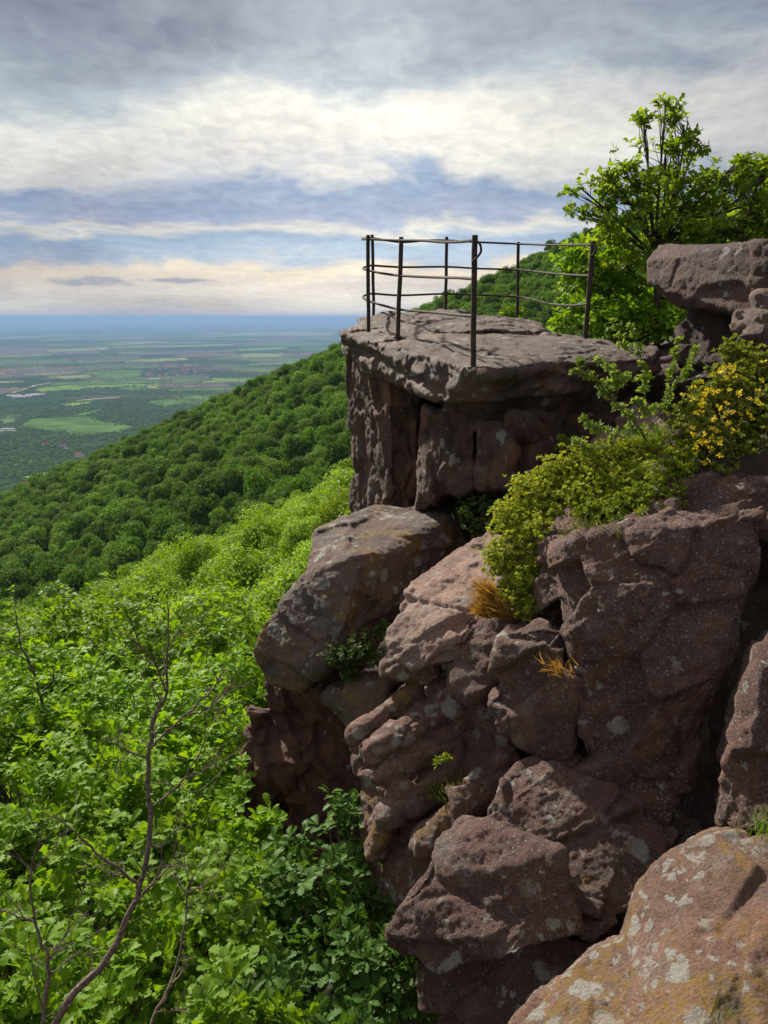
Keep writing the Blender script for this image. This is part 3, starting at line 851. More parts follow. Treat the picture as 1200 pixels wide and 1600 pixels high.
def rock_mesh(name, hulls, voxel=0.03, smooth=4, seed=0, amp=1.0, strata=None, facet=0.6, crack=0.05, rough=1.0, sc=1.0, layer=0.0, bed=0.0, fine=1.0, periods=(0.19, 0.07)):
    bm = bmesh.new()
    for h in hulls:
        vs = [bm.verts.new(p) for p in h]
        r_ = bmesh.ops.convex_hull(bm, input=vs)
        junk = [g for g in r_['geom_interior'] + r_['geom_unused'] if isinstance(g, bmesh.types.BMVert)]
        if junk: bmesh.ops.delete(bm, geom=list(set(junk)), context='VERTS')
    bmesh.ops.recalc_face_normals(bm, faces=bm.faces[:])
    me = bpy.data.meshes.new(name); bm.to_mesh(me); bm.free()
    tmp = bpy.data.objects.new('tmp', me); COL.objects.link(tmp)
    md = tmp.modifiers.new('r', 'REMESH'); md.mode = 'VOXEL'; md.voxel_size = voxel; md.adaptivity = 0
    if smooth:
        sm = tmp.modifiers.new('s', 'SMOOTH'); sm.iterations = smooth; sm.factor = 0.5
    dg = bpy.context.evaluated_depsgraph_get()
    ev = tmp.evaluated_get(dg)
    m2 = bpy.data.meshes.new_from_object(ev)
    bpy.data.objects.remove(tmp); bpy.data.meshes.remove(me)
    n = len(m2.vertices)
    V = np.empty(n * 3, np.float32); m2.vertices.foreach_get('co', V); V = V.reshape(-1, 3).astype(float)
    N = np.empty(n * 3, np.float32); m2.vertices.foreach_get('normal', N); N = N.reshape(-1, 3).astype(float)
    # warp whole shape, then relief along the normal
    s0 = 0.75 * sc
    V0 = V + amp * 0.045 * sc * np.stack([fbm(V / s0 + 11, 2, seed), fbm(V / s0 + 31, 2, seed + 1), fbm(V / s0 + 71, 2, seed + 2)], -1)
    sn = np.asarray(strata if strata is not None else (0.1, 0.1, 1), float); sn /= np.linalg.norm(sn)
    flat_ = 1 - bed * np.clip(np.abs(N @ sn) * 1.25 - 0.2, 0, 1)          # bedding planes stay flat
    d = amp * 0.030 * sc * fbm(V0 / (0.42 * sc), 3, seed + 3, 0.5)
    # broken angular facets
    for fs, fa, cr in ((0.62 * sc, 0.17 * sc, 0.6), (0.25 * sc, 0.075 * sc * fine, 0.3 * fine), (0.10 * sc, 0.022 * sc * fine, 0.0)):
        q_ = V0 / fs
        q_ = q_ + 0.07 * np.stack([perlin(q_ * 1.3 + 5, seed + 7), perlin(q_ * 1.3 + 9, seed + 8), perlin(q_ * 1.3 + 13, seed + 9)], -1)
        if strata is not None:
            q_ = q_ + (q_ @ sn)[:, None] * sn * 1.0
        F1, F2, c1, i1 = voro(q_, seed + 20)
        g = _G[i1 & 255]
        edge = np.clip((F2 - F1) / 0.03 + 0.25, 0, 1)
        d += facet * fa * (((q_ - c1) * g).sum(1) + 0.5 * (((i1 >> 8) & 255) / 255.0 - 0.5)) * edge
        if cr: d -= crack * sc * cr * np.clip(1 - (F2 - F1) / 0.045, 0, 1) * (perlin(q_ * 0.6 + 3, seed + 30) > 0.0)
    d *= flat_
    if layer:
        h = V0 @ sn + 0.06 * fbm(V0 / 0.7, 3, seed + 40)
        for per in periods:
            hh = h / per
            i0 = np.floor(hh).astype(np.int64)
            z_ = np.zeros_like(i0)
            f_ = np.clip((hh - i0) / 0.25, 0, 1)
            a_ = (_h(i0, z_, z_, seed + 60) & 255) / 255.0; b_ = (_h(i0 - 1, z_, z_, seed + 60) & 255) / 255.0
            d += layer * (per / periods[0]) ** 0.5 * (a_ * f_ + b_ * (1 - f_) - 0.5) * flat_ * (0.6 + 1.2 * np.clip(fbm(V0 / 0.6 + 4, 2, seed + 45) + 0.3, 0, 1))
    ne = len(m2.edges); E = np.empty(ne * 2, np.int32); m2.edges.foreach_get('vertices', E); E = E.reshape(-1, 2)
    cnt = np.bincount(E.ravel(), minlength=n)
    for _ in range(2):
        s_ = np.bincount(E[:, 0], d[E[:, 1]], n) + np.bincount(E[:, 1], d[E[:, 0]], n)
        d = 0.45 * d + 0.55 * s_ / np.maximum(cnt, 1)
    d += rough * 0.013 * sc * fbm(V0 / (0.065 * sc), 4, seed + 50, 0.75) * (0.5 + 0.5 * flat_)
    V = V0 + N * d[:, None]
    c = V.mean(0); c[2] = V[:, 2].min()
    V = V - c
    m2.vertices.foreach_set('co', V.astype(np.float32).ravel())
    m2.polygons.foreach_set('use_smooth', np.ones(len(m2.polygons), bool))
    m2.update(); m2.name = name
    return m2, c


def rock(name, label, mat, hulls, cat='rock', kind=None, group=None, **kw):
    me, c = rock_mesh(name, hulls, **kw)
    me.materials.clear()
    o = link(name, me, mat, loc=c)
    tag(o, label, None if kind else cat, group, kind)
    return o


m_plat = rock_mat('platform_stone', (0.048, 0.034, 0.031), (0.125, 0.085, 0.073), (0.20, 0.12, 0.085), 0.45, 0.35, 0.15, 0.0, 0.45, 1, r0=0.5, r1=0.8)
m_col = rock_mat('column_stone', (0.042, 0.029, 0.027), (0.105, 0.068, 0.058), (0.23, 0.105, 0.06), 0.55, 0.25, 0.12, 0.0, 0.3, 1)
m_tilt = rock_mat('lichened_stone', (0.055, 0.040, 0.037), (0.13, 0.088, 0.075), (0.19, 0.10, 0.065), 0.1, 0.40, 0.5, 0.72, 0.55, 2)
m_red = rock_mat('red_flaky_stone', (0.060, 0.034, 0.030), (0.16, 0.078, 0.062), (0.22, 0.10, 0.06), 0.3, 0.12, 0.05, 0.0, 0.1, 3)
m_pale = rock_mat('pale_pink_stone', (0.16, 0.105, 0.090), (0.31, 0.215, 0.18), (0.30, 0.18, 0.12), 0.2, 0.45, 0.30, 0.05, 0.5, 4)
m_rib = rock_mat('rounded_lichened_stone', (0.085, 0.050, 0.043), (0.19, 0.112, 0.092), (0.20, 0.11, 0.07), 0.2, 0.55, 0.75, 0.6, 0.35, 5)
m_face = rock_mat('pebbly_stone', (0.062, 0.036, 0.032), (0.14, 0.078, 0.064), (0.17, 0.080, 0.052), 0.30, 0.95, 0.20, 0.02, 0.25, 6)
m_low = rock_mat('dark_boulder_stone', (0.060, 0.036, 0.033), (0.13, 0.075, 0.064), (0.15, 0.078, 0.058), 0.2, 0.75, 0.42, 0.02, 0.35, 7)
m_fg = rock_mat('yellow_lichened_stone', (0.10, 0.060, 0.046), (0.21, 0.128, 0.098), (0.25, 0.12, 0.06), 0.3, 0.45, 0.85, 0.95, 0.6, 8)
m_slab = rock_mat('brown_slab_stone', (0.050, 0.032, 0.030), (0.115, 0.064, 0.055), (0.18, 0.075, 0.05), 0.25, 0.65, 0.15, 0.0, 0.3, 9)
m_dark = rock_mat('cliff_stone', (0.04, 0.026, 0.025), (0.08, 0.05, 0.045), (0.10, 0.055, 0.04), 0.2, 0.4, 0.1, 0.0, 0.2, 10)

UP = (0.12, -0.1, 1.0)
# the cliff head that carries the railing
cap = hullpts([(530, 519, 9.6), (575, 548, 8.8), (640, 562, 7.8), (737, 578, 6.75), (768, 583, 6.6), (868, 562, 7.2), (1010, 552, 8.0), (930, 534, 9.6), (850, 521, 11), (690, 500, 12), (560, 505, 10.4),
               (538, 556, 9.7), (577, 590, 8.9), (640, 603, 8.0), (697, 628, 7.15), (765, 622, 6.8), (890, 612, 7.3), (1000, 600, 8.1)])
cap2 = hullpts([(560, 497, 10.2), (600, 492, 10.4), (690, 486, 11.6), (842, 506, 10.4), (853, 516, 9.9), (770, 525, 9.3), (690, 526, 9.2), (610, 525, 9.2), (560, 513, 9.7)], (0.03, 0.03, -0.12))
cap3 = hullpts([(870, 556, 7.25), (985, 536, 8.2), (1030, 542, 8.0), (1015, 560, 7.6), (900, 570, 7.2)], (0.05, 0.2, -0.2))
plates = [hullpts([(680, 513, 9.5), (730, 518, 9.25), (790, 520, 9.3), (850, 513, 9.9), (838, 501, 10.4), (780, 495, 10.7), (710, 499, 10.4)], (0.03, 0.05, -0.16)),
          hullpts([(545, 512, 9.8), (590, 498, 10.5), (650, 491, 11.2), (700, 493, 11.3), (650, 507, 10.0), (585, 522, 9.3)], (0.02, 0.05, -0.10)),
          hullpts([(660, 563, 7.6), (700, 549, 8.0), (800, 545, 8.0), (845, 552, 7.4), (770, 577, 6.72), (738, 572, 6.85)], (0.02, 0.05, -0.10)),
          hullpts([(780, 541, 8.4), (880, 529, 9.2), (925, 531, 9.1), (960, 541, 8.3), (870, 552, 7.5), (800, 552, 7.7)], (0.02, 0.05, -0.12))]
colL = hullpts([(543, 545, 9.9), (606, 580, 8.6), (655, 600, 8.7), (553, 815, 9.65), (612, 815, 8.55), (648, 815, 8.65)], (0.9, 1.6, 0.05))
colM = hullpts([(660, 632, 8.1), (675, 648, 7.72), (738, 642, 7.42), (742, 762, 7.38), (668, 775, 7.75), (650, 800, 8.0)], (0.5, 1.5, 0))
colR = hullpts([(745, 656, 7.2), (800, 650, 6.92), (905, 645, 7.6), (890, 772, 7.55), (800, 764, 6.95), (747, 764, 7.2)], (0.4, 1.5, 0))
colL2 = hullpts([(546, 575, 9.75), (585, 600, 9.05), (590, 790, 8.95), (553, 800, 9.65)], (0.5, 0.8, 0))
fill = hullpts([(885, 640, 7.6), (1000, 625, 7.9), (1000, 740, 7.6), (885, 740, 7.45)], (0.4, 0.9, 0))
ledge = hullpts([(690, 650, 7.75), (745, 640, 7.5), (905, 640, 7.85), (900, 668, 7.8), (800, 668, 7.05), (748, 672, 7.3)], (0.3, 0.9, 0.02))
frz = hullpts([(690, 610, 7.5), (775, 605, 6.98), (890, 600, 7.35), (980, 605, 7.9), (960, 660, 7.85), (800, 655, 7.2), (690, 660, 7.7)], (0.3, 1.2, 0))
back = hullpts([(620, 600, 9.1), (1010, 570, 8.7), (1000, 860, 8.4), (620, 860, 9.0)], (0.8, 2.6, 0))
rock('rock_outcrop', 'dark cliff head of upright blocks and columns below the flat cap slab', m_col,
     [colL, colM, colR, frz, back, colL2, ledge, fill], 'rock outcrop', voxel=0.018, smooth=2, seed=3, strata=(0.9, -0.4, 0.05), facet=0.5, crack=0.08, layer=0.0, amp=0.7)
rock('cap_slab', 'flat layered cap slab of cracked plates carrying the iron railing', m_plat,
     [cap, cap2, cap3] + plates, 'rock', voxel=0.017, smooth=2, seed=4, strata=UP, facet=0.5, crack=0.06, layer=0.075, amp=0.8, bed=0.6, periods=(0.13, 0.055))

# tilted boulder wedged under it
tA = hullpts([(486, 842, 7.25), (505, 824, 7.6), (585, 790, 8.2), (632, 797, 8.3), (722, 800, 8.1), (730, 850, 7.7), (610, 866, 6.85), (548, 876, 6.55), (476, 905, 6.65), (700, 915, 7.4), (610, 960, 6.7), (535, 985, 6.4)], (0.25, 0.5, -0.15))
tB = hullpts([(470, 900, 6.7), (415, 955, 6.55), (391, 1018, 6.45), (415, 1066, 6.35), (470, 1080, 6.25), (505, 1040, 6.15), (540, 980, 6.2), (562, 885, 6.5)], (0.35, 0.8, 0.02))
rock('boulder', 'big tilted boulder with a grey and mustard lichened top jutting out over the forest', m_tilt, [tA, tB], 'boulder', voxel=0.016, smooth=4, seed=11, strata=(0.25, -0.2, 1), facet=0.45, fine=0.6, crack=0.03, layer=0.03, bed=0.5)

# red flaky foot under the tilted boulder
rA = hullpts([(418, 1070, 6.75), (500, 1075, 6.6), (560, 1110, 6.5), (575, 1300, 6.1), (470, 1350, 6.1), (445, 1250, 6.3), (405, 1150, 6.6)], (0.6, 1.2, -0.2))
rB = hullpts([(418, 1090, 6.7), (470, 1110, 6.6), (455, 1210, 6.3), (400, 1290, 6.25), (345, 1250, 6.35), (348, 1222, 6.4), (388, 1170, 6.6)], (0.35, 0.5, -0.15))
rC = hullpts([(346, 1240, 6.35), (410, 1270, 6.2), (470, 1330, 6.1), (590, 1330, 5.9), (600, 1500, 5.6), (430, 1480, 5.7), (352, 1290, 6.3)], (0.6, 1.0, -0.2))
rock('rock_buttress', 'red flaky overhanging rock foot under the tilted boulder, leaning to the left', m_red, [rA, rB, rC], 'rock', voxel=0.017, smooth=2, seed=21, strata=(0.75, 0.2, 0.65), facet=0.9, crack=0.06, layer=0.09)

rock('rock', 'small grey banded rock tucked between the tilted boulder and the rounded ribs', m_tilt,
     [hullpts([(503, 1085, 6.2), (540, 1045, 6.2), (605, 1050, 6.0), (600, 1135, 5.8), (535, 1140, 5.95)], (0.3, 0.6, 0))], voxel=0.022, smooth=5, seed=25, strata=UP, layer=0.02, facet=0.4)

# pale pink block in the middle
pA = hullpts([(598, 1000, 5.5), (622, 962, 5.65), (650, 905, 5.95), (705, 856, 6.3), (768, 828, 6.45), (805, 860, 6.0), (770, 935, 5.5), (728, 1000, 5.2), (718, 1038, 5.2), (645, 1048, 5.25), (607, 1025, 5.4)], (0.5, 0.8, -0.15))
rock('rock', 'pale pink sunlit block sloping down below the yellow green cushion shrub', m_pale, [pA], voxel=0.014, smooth=3, seed=31, strata=(-0.5, 0.3, 1), facet=0.45, crack=0.05, layer=0.025, bed=0.4)
pB = hullpts([(704, 1000, 5.35), (742, 948, 5.45), (795, 960, 5.25), (790, 1075, 5.0), (740, 1090, 5.0), (700, 1055, 5.2)], (0.4, 0.7, 0))
rock('rock', 'narrow brown block between the pale pink block and the tall pebbly face', m_face, [pB], voxel=0.02, smooth=4, seed=33, facet=0.7)

# rounded ribs
ribs = [capsule((556, 1148, 5.25), (645, 1082, 5.55), 0.075, 0.085), capsule((592, 1172, 5.1), (725, 1078, 5.6), 0.11, 0.15), capsule((592, 1222, 4.95), (705, 1150, 5.3), 0.085, 0.11),
        capsule((610, 1285, 4.8), (745, 1195, 5.15), 0.10, 0.13), capsule((590, 1330, 4.75), (630, 1245, 4.95), 0.10, 0.12), capsule((668, 1320, 4.55), (790, 1180, 5.0), 0.09, 0.14),
        capsule((600, 1042, 5.6), (665, 1052, 5.5), 0.07, 0.09), capsule((700, 1090, 5.45), (790, 1130, 5.15), 0.16, 0.16)]
core = hullpts([(545, 1140, 5.6), (700, 1040, 5.8), (800, 1060, 5.4), (830, 1220, 5.0), (720, 1340, 4.75), (640, 1460, 4.4), (605, 1440, 4.6), (575, 1360, 4.95)], (0.6, 1.0, -0.1))
rock('rock_ledge', 'stack of rounded diagonal ribs with cream and mustard lichen, left of the lower boulders', m_rib, ribs + [core], voxel=0.014, smooth=4, seed=41, strata=(-0.4, 0.3, 1), facet=0.4, fine=0.6, crack=0.045, amp=0.8)

# the tall pebbly face on the right
fA = hullpts([(862, 868, 4.95), (880, 852, 5.1), (935, 842, 4.85), (1000, 812, 4.85), (1050, 796, 4.85), (1195, 790, 4.6), (1192, 900, 4.45), (1135, 1000, 4.3), (1095, 1100, 4.2), (1058, 1210, 4.15), (1040, 1305, 4.1), (935, 1240, 4.2), (902, 1205, 4.32), (897, 1100, 4.42), (893, 1000, 4.52)], (0.4, 1.0, 0.05))
fB = hullpts([(788, 988, 4.75), (845, 962, 4.85), (886, 982, 4.65), (893, 1100, 4.45), (888, 1200, 4.4), (800, 1150, 4.55), (766, 1102, 4.65), (774, 1040, 4.75)], (0.4, 0.8, 0))
fC = hullpts([(846, 855, 5.25), (888, 797, 5.4), (915, 815, 5.15), (905, 880, 4.95), (870, 940, 4.9), (842, 960, 5.0)], (0.3, 0.5, 0))
fD = hullpts([(985, 830, 4.72), (1050, 790, 4.8), (1090, 820, 4.6), (1060, 900, 4.5), (1000, 870, 4.6)], (0.3, 0.6, 0))
rock('pebbly_rock', 'tall pebble studded red brown rock face with a dark crevice down its left side', m_face, [fA, fC, fD], 'rock', voxel=0.0125, smooth=4, seed=51, strata=(-0.6, 0.2, 1), facet=0.6, fine=0.45, rough=1.0, crack=0.06)

rock('pebbly_rock', 'pebble studded block standing left of the dark crevice, beside the tall face', m_face, [fB], 'rock', voxel=0.0125, smooth=4, seed=53, strata=(-0.6, 0.2, 1), facet=0.5, fine=0.5, rough=0.8, crack=0.05)
fE = hullpts([(1010, 800, 5.05), (1045, 752, 5.2), (1110, 742, 5.1), (1200, 735, 4.95), (1330, 730, 4.8), (1330, 860, 4.55), (1195, 835, 4.6), (1060, 815, 4.85)], (0.4, 0.8, 0))
rock('pebbly_rock', 'dark pebbly rock shelf under the flowering bush, on top of the tall face', m_face, [fE], 'rock', voxel=0.014, smooth=3, seed=55, strata=(-0.2, 0.2, 1), facet=0.6, fine=0.7, crack=0.05, layer=0.02)

# lower boulder
lA = hullpts([(612, 1465, 3.7), (640, 1388, 3.8), (702, 1308, 4.0), (762, 1290, 3.92), (870, 1330, 3.6), (905, 1450, 3.42), (780, 1500, 3.38), (680, 1520, 3.5)], (0.3, 0.7, -0.1))
lB = hullpts([(752, 1275, 4.05), (797, 1206, 4.3), (862, 1182, 4.3), (965, 1232, 4.1), (1068, 1300, 3.95), (1005, 1405, 3.62), (920, 1470, 3.45), (800, 1420, 3.62)], (0.4, 0.7, -0.1))
lD = hullpts([(704, 1312, 3.97), (757, 1274, 4.03), (862, 1195, 4.24), (1005, 1290, 3.93), (935, 1435, 3.5), (800, 1400, 3.62)], (0.3, 0.6, 0))
lC = hullpts([(640, 1495, 3.75), (690, 1640, 3.6), (900, 1650, 3.3), (935, 1480, 3.5), (800, 1440, 3.6)], (0.4, 0.9, 0))
rock('boulder', 'large dark rounded boulder with white lichen specks below the pebbly face', m_low, [lA, lB, lC, lD], 'boulder', voxel=0.0125, smooth=5, seed=61, facet=0.55, fine=0.4, rough=1.0, crack=0.05, strata=(-0.3, 0.2, 1))

# foreground boulder and its neighbour
gA = hullpts([(962, 1475, 2.88), (987, 1393, 3.0), (1042, 1343, 3.06), (1112, 1306, 3.08), (1205, 1300, 3.0), (1290, 1315, 2.85), (1330, 1660, 2.15), (1050, 1660, 2.15), (968, 1610, 2.42)], (0.4, 0.9, -0.15))
gB = hullpts([(790, 1612, 2.62), (870, 1535, 2.77), (930, 1475, 2.9), (965, 1460, 2.9), (975, 1660, 2.32), (740, 1680, 2.5)], (0.3, 0.8, -0.3))
rock('boulder', 'near boulder blotched with mustard and pale grey lichen, cracked down one side', m_fg, [gA, gB], 'boulder', voxel=0.011, smooth=5, seed=71, facet=0.3, fine=0.5, rough=0.7, crack=0.04, amp=0.7, strata=(-0.5, 0.2, 1))
nA_ = hullpts([(1112, 1298, 3.35), (1150, 1118, 3.45), (1172, 1035, 3.55), (1210, 985, 3.55), (1320, 975, 3.3), (1330, 1310, 3.0), (1200, 1318, 3.1)], (0.4, 0.8, 0))
rock('rock', 'pebbly rock rising beside the dark crevice, just above the near lichened boulder', m_face, [nA_], voxel=0.015, smooth=4, seed=75, facet=0.6)

# the slab up on the right, its support and the crumpled block
sA = hullpts([(1011, 442, 7.9), (1011, 408, 8.0), (1030, 382, 8.2), (1200, 377, 7.0), (1330, 380, 6.5), (1330, 530, 6.4), (1170, 497, 6.9), (1066, 478, 7.6)], (0.6, 1.7, 0.06))
rock('rock_slab', 'thick overhanging brown slab lying level in front of the oak', m_slab, [sA], 'rock', voxel=0.017, smooth=6, seed=81, facet=0.22, fine=0.2, rough=0.7, crack=0.02, amp=0.5, strata=(0.15, 0, 1), layer=0.012)
sB = hullpts([(1068, 484, 8.2), (1160, 500, 7.7), (1170, 570, 7.4), (1060, 570, 7.9)], (0.5, 0.8, 0))
rock('rock', 'dark shaded rock holding up the overhanging slab', m_dark, [sB], voxel=0.025, smooth=3, seed=85)
sC = hullpts([(1152, 505, 6.7), (1188, 462, 6.7), (1290, 452, 6.4), (1290, 545, 6.2), (1165, 535, 6.4)], (0.4, 0.6, 0))
rock('rock', 'crumpled purple brown rock in front of the overhanging slab', m_plat, [sC], voxel=0.02, smooth=3, seed=87, strata=(0.8, 0.2, 0.5), facet=1.0, layer=0.03)
sD = hullpts([(893, 708, 6.9), (940, 672, 6.9), (1000, 640, 7.1), (1045, 655, 6.9), (1040, 730, 6.4), (930, 730, 6.5)], (0.4, 0.7, -0.1))
rock('rock', 'pale sunlit rock showing between the sapling and the cushion shrub', m_pale, [sD], voxel=0.022, smooth=4, seed=89)

# core of the cliff: carries everything, mostly in shade
k1 = hullpts([(800, 940, 6.12), (850, 800, 6.52), (960, 730, 6.82), (1060, 690, 6.72), (1200, 590, 6.92), (1330, 560, 6.62), (1330, 860, 5.03), (1060, 800, 5.13), (900, 850, 5.72), (860, 960, 5.52)], (0.8, 1.8, -0.5))
k2 = hullpts([(1030, 735, 5.3), (1200, 690, 5.15), (1330, 690, 5.0), (1330, 860, 4.7), (1190, 830, 4.75), (1060, 800, 5.0)], (0.4, 0.8, -0.1))
k3 = hullpts([(1000, 900, 5.4), (1330, 850, 5.1), (1330, 1500, 4.2), (900, 1500, 4.5), (860, 1200, 5.0)], (0.5, 1.5, 0))
k4 = hullpts([(640, 840, 9.2), (1330, 600, 8.4), (1330, 1700, 6.0), (620, 1700, 5.6), (545, 1350, 6.9), (520, 1100, 7.6)], (1.5, 4.0, -0.5))
k5 = hullpts([(620, 1440, 4.5), (760, 1300, 4.7), (1100, 1300, 4.5), (1200, 1700, 3.6), (680, 1750, 3.7), (640, 1600, 4.1)], (0.6, 1.5, -0.3))
k6 = np.array([(-0.5, -3, -1.9), (0.6, 0.9, -1.85), (3.5, 0.9, -1.7), (5, -3, -1.7), (-0.5, -3, -6), (0.8, 1.2, -6), (5, -3, -6), (4, 1.2, -6)], float)
k7 = np.array([(1.4, 9.8, -0.75), (3.2, 9.0, -0.6), (9, 6.5, -0.5), (12, 20, 0.5), (2.2, 17, -1.4), (1.4, 9.8, -8), (12, 6.5, -8), (12, 20, -8), (2.5, 17, -8)], float)
rock('cliff', None, m_dark, [k1, k2, k3, k4, k5, k6, k7], kind='structure', voxel=0.042, smooth=3, seed=91, amp=0.8, facet=0.7, crack=0.04)

# ------------------------------------------------------------------ railing
iron = bark_mat('dark_weathered_iron', (0.014, 0.013, 0.013), (0.060, 0.034, 0.022), 22.0)
posts = [((576, 512, 9.5), (575, 367), .022, 'A'), ((584, 499, 10.6), (582, 367), .020, 'B'), ((621, 527, 8.9), (627, 370), .024, 'C'), ((696, 491, 11.5), (698, 370), .022, 'D'),
         ((739, 574, 6.75), (742, 368), .024, 'E'), ((808, 500, 11.3), (810, 378), .022, 'F'), ((914, 530, 9.2), (927, 377), .030, 'G')]
rail_root = empty('railing', P(739, 574, 6.75))
tag(rail_root, 'dark iron railing of thin posts and three bent rails around the cliff edge', 'railing')
rb = np.array(P(739, 574, 6.75))
def rail_part(nm, mb):
    me = mb.mesh(nm); me.materials.append(iron)
    o = link(nm, me, None, rail_root)
    return o
dep = {}
for (bx, by, Y), (tx_, ty_), rad, nm in posts:
    b_ = P(bx, by + 8, Y); t_ = P(tx_, ty_, Y - 0.02)
    dep[nm] = Y
    mb = MB()
    pts = np.linspace(b_, t_, 9) + rng.normal(size=(9, 3)) * 0.0015
    mb.tube(pts - rb, rad, 8)
    if nm in 'EC':                                       # small foot plate set in the rock
        mb.tube(np.array([P(bx, by + 4, Y), P(bx, by - 1, Y)]) - rb, rad * 2.0, 8)
    rail_part('post', mb)
def rail(pts, rad=0.0135):
    mb = MB(); q_ = np.array([P(*p) for p in pts]); q_[1:-1] += rng.normal(size=q_[1:-1].shape) * 0.002
    mb.tube(smooth_path(q_, 6) - rb, rad, 8); rail_part('rail', mb)
# front runs
rail([(744, 375, 6.72), (715, 378, 7.3), (690, 378, 7.8), (660, 376, 8.3), (627, 375, 8.86), (600, 375, 9.2), (576, 374, 9.46), (566, 374, 9.7)])
rail([(566, 373, 9.8), (582, 372, 10.55), (627, 378, 10.8), (665, 376, 11.2), (697, 375, 11.45), (742, 378, 11.4), (810, 381, 11.25), (870, 383, 10.2), (930, 382, 9.15)])
rail([(742, 436, 6.72), (715, 435, 7.2), (680, 433, 8.0), (627, 431, 8.86), (597, 427, 9.3), (576, 423, 9.6), (567, 419, 9.9), (572, 416, 10.3), (584, 415, 10.6), (627, 418, 10.8), (697, 417, 11.45), (750, 420, 11.4),
      (810, 422, 11.25), (870, 428, 10.2), (924, 431, 9.15)])
rail([(742, 494, 6.72), (715, 492, 7.2), (680, 488, 8.0), (627, 484, 8.86), (597, 477, 9.3), (576, 470, 9.6), (567, 464, 9.9), (572, 461, 10.3), (584, 459, 10.6), (627, 461, 10.8), (697, 459, 11.45), (750, 461, 11.4),
      (810, 464, 11.25), (835, 469, 10.8), (860, 475, 10.4), (890, 477, 9.8), (918, 475, 9.15)])
rail([(744, 376, 6.7), (750, 383, 6.68), (751, 393, 6.68), (745, 402, 6.68), (739, 408, 6.68), (739, 413, 6.7)], 0.010)
rail([(929, 380, 9.12), (931, 388, 9.1), (928, 396, 9.1), (924, 400, 9.12)], 0.012)


# ------------------------------------------------------------------ near plants
OAK = tmpl_oak(True); OAKS = tmpl_oak(False); BL = tmpl_blade()
oak_bright = leaf_mat('oak_leaves_bright', (0.135, 0.265, 0.016), (0.205, 0.33, 0.026), 0.47, (1.35, 1.22, 0.33), 0.5, 0.12)
oak_dark = leaf_mat('oak_leaves_shade_tint', (0.06, 0.13, 0.022), (0.095, 0.175, 0.032), 0.35, (1.2, 1.15, 0.4), 0.5, 0.1)  # darker copy of the oak leaves: shade under the cliff put into the colour
oak_tree = leaf_mat('oak_leaves_tree', (0.125, 0.225, 0.018), (0.20, 0.285, 0.03), 0.58, (1.5, 1.25, 0.35), 0.5, 0.1)
twigm = bark_mat('twig_bark', (0.06, 0.042, 0.032), (0.18, 0.125, 0.095), 60.0)
darkbark = bark_mat('dark_bark', (0.025, 0.02, 0.016), (0.075, 0.06, 0.048), 30.0)


def plant(name, label, cat, base, blobs, tmpl, size, dens, k, mat, bmat, r0=0.03, seed=0, up=0.6, twigs=5, via=None, group=None, spread=1.1, flat=0.85, trunk='trunk', crown='crown', shell=0.0, clump=0):
    """blobs: (px,py,Y,radius m); dens: twig tips per blob of radius 1 (scaled by r^2)"""
    r = np.random.default_rng(seed)
    base = P(*base) if not isinstance(base, np.ndarray) else base
    root = empty(name, base); tag(root, label, cat, group)
    cs = [(P(b[0], b[1], b[2]), b[3]) for b in blobs]
    mid = np.mean([c for c, _ in cs], 0)
    fork = base + (mid - base) * 0.45 if via is None else P(*via)
    mb = MB()
    mb.tube(smooth_path([base * 1.0 - np.array([0, 0, 0.15]), base + (fork - base) * 0.5 + r.normal(size=3) * r0, fork], 4) - base, np.linspace(r0, r0 * 0.6, 9), 7)
    parts = []
    for c, rad in cs:
        q_ = fork + (c - fork) * 0.5 + r.normal(size=3) * 0.15 * rad + np.array([0, 0, 0.1 * rad])
        path = smooth_path([fork, q_, c], 4)
        mb.tube(path - base, np.linspace(r0 * 0.5, r0 * 0.18, len(path)), 5)
        n = max(6, int(dens * rad * rad))
        d = rand_dirs(n, r)
        rr = (1 - (1 - shell) * r.random(n)) ** (0.5 if shell == 0 else 1.0)
        if clump:
            ns = max(4, n // clump)
            sd_ = rand_dirs(ns, r) * (r.random((ns, 1)) ** 0.4)
            pick = r.integers(ns, size=n)
            d = sd_[pick] + 0.20 * r.normal(size=(n, 3)); rr = np.ones(n)
            d[:, 2] += 0.0
        tips = c + d * rr[:, None] * rad * np.array([1, 1, flat]) * (1 + 0.15 * r.normal(size=(n, 1)))
        ax = d * 0.8 + np.array([0, 0, up]) + 0.45 * r.normal(size=(n, 3))
        parts.append(rosettes(tips, ax, k, size, tmpl, r, spread))
        for m_ in range(min(twigs * 4, n)):
            tp = tips[m_]
            s_ = path[int(len(path) * (0.55 + 0.4 * r.random()))]
            mb.tube(smooth_path([s_, (s_ + tp) / 2 + r.normal(size=3) * 0.1 * rad, tp], 3) - base, np.linspace(r0 * 0.14, r0 * 0.05, 7), 4, False)
    V, Fs = merge(parts)
    me = mesh_np(crown, V - base, Fs, False); me.materials.append(mat)
    link(crown, me, None, root)
    me = mb.mesh(trunk); me.materials.append(bmat)
    link(trunk, me, None, root)
    return root


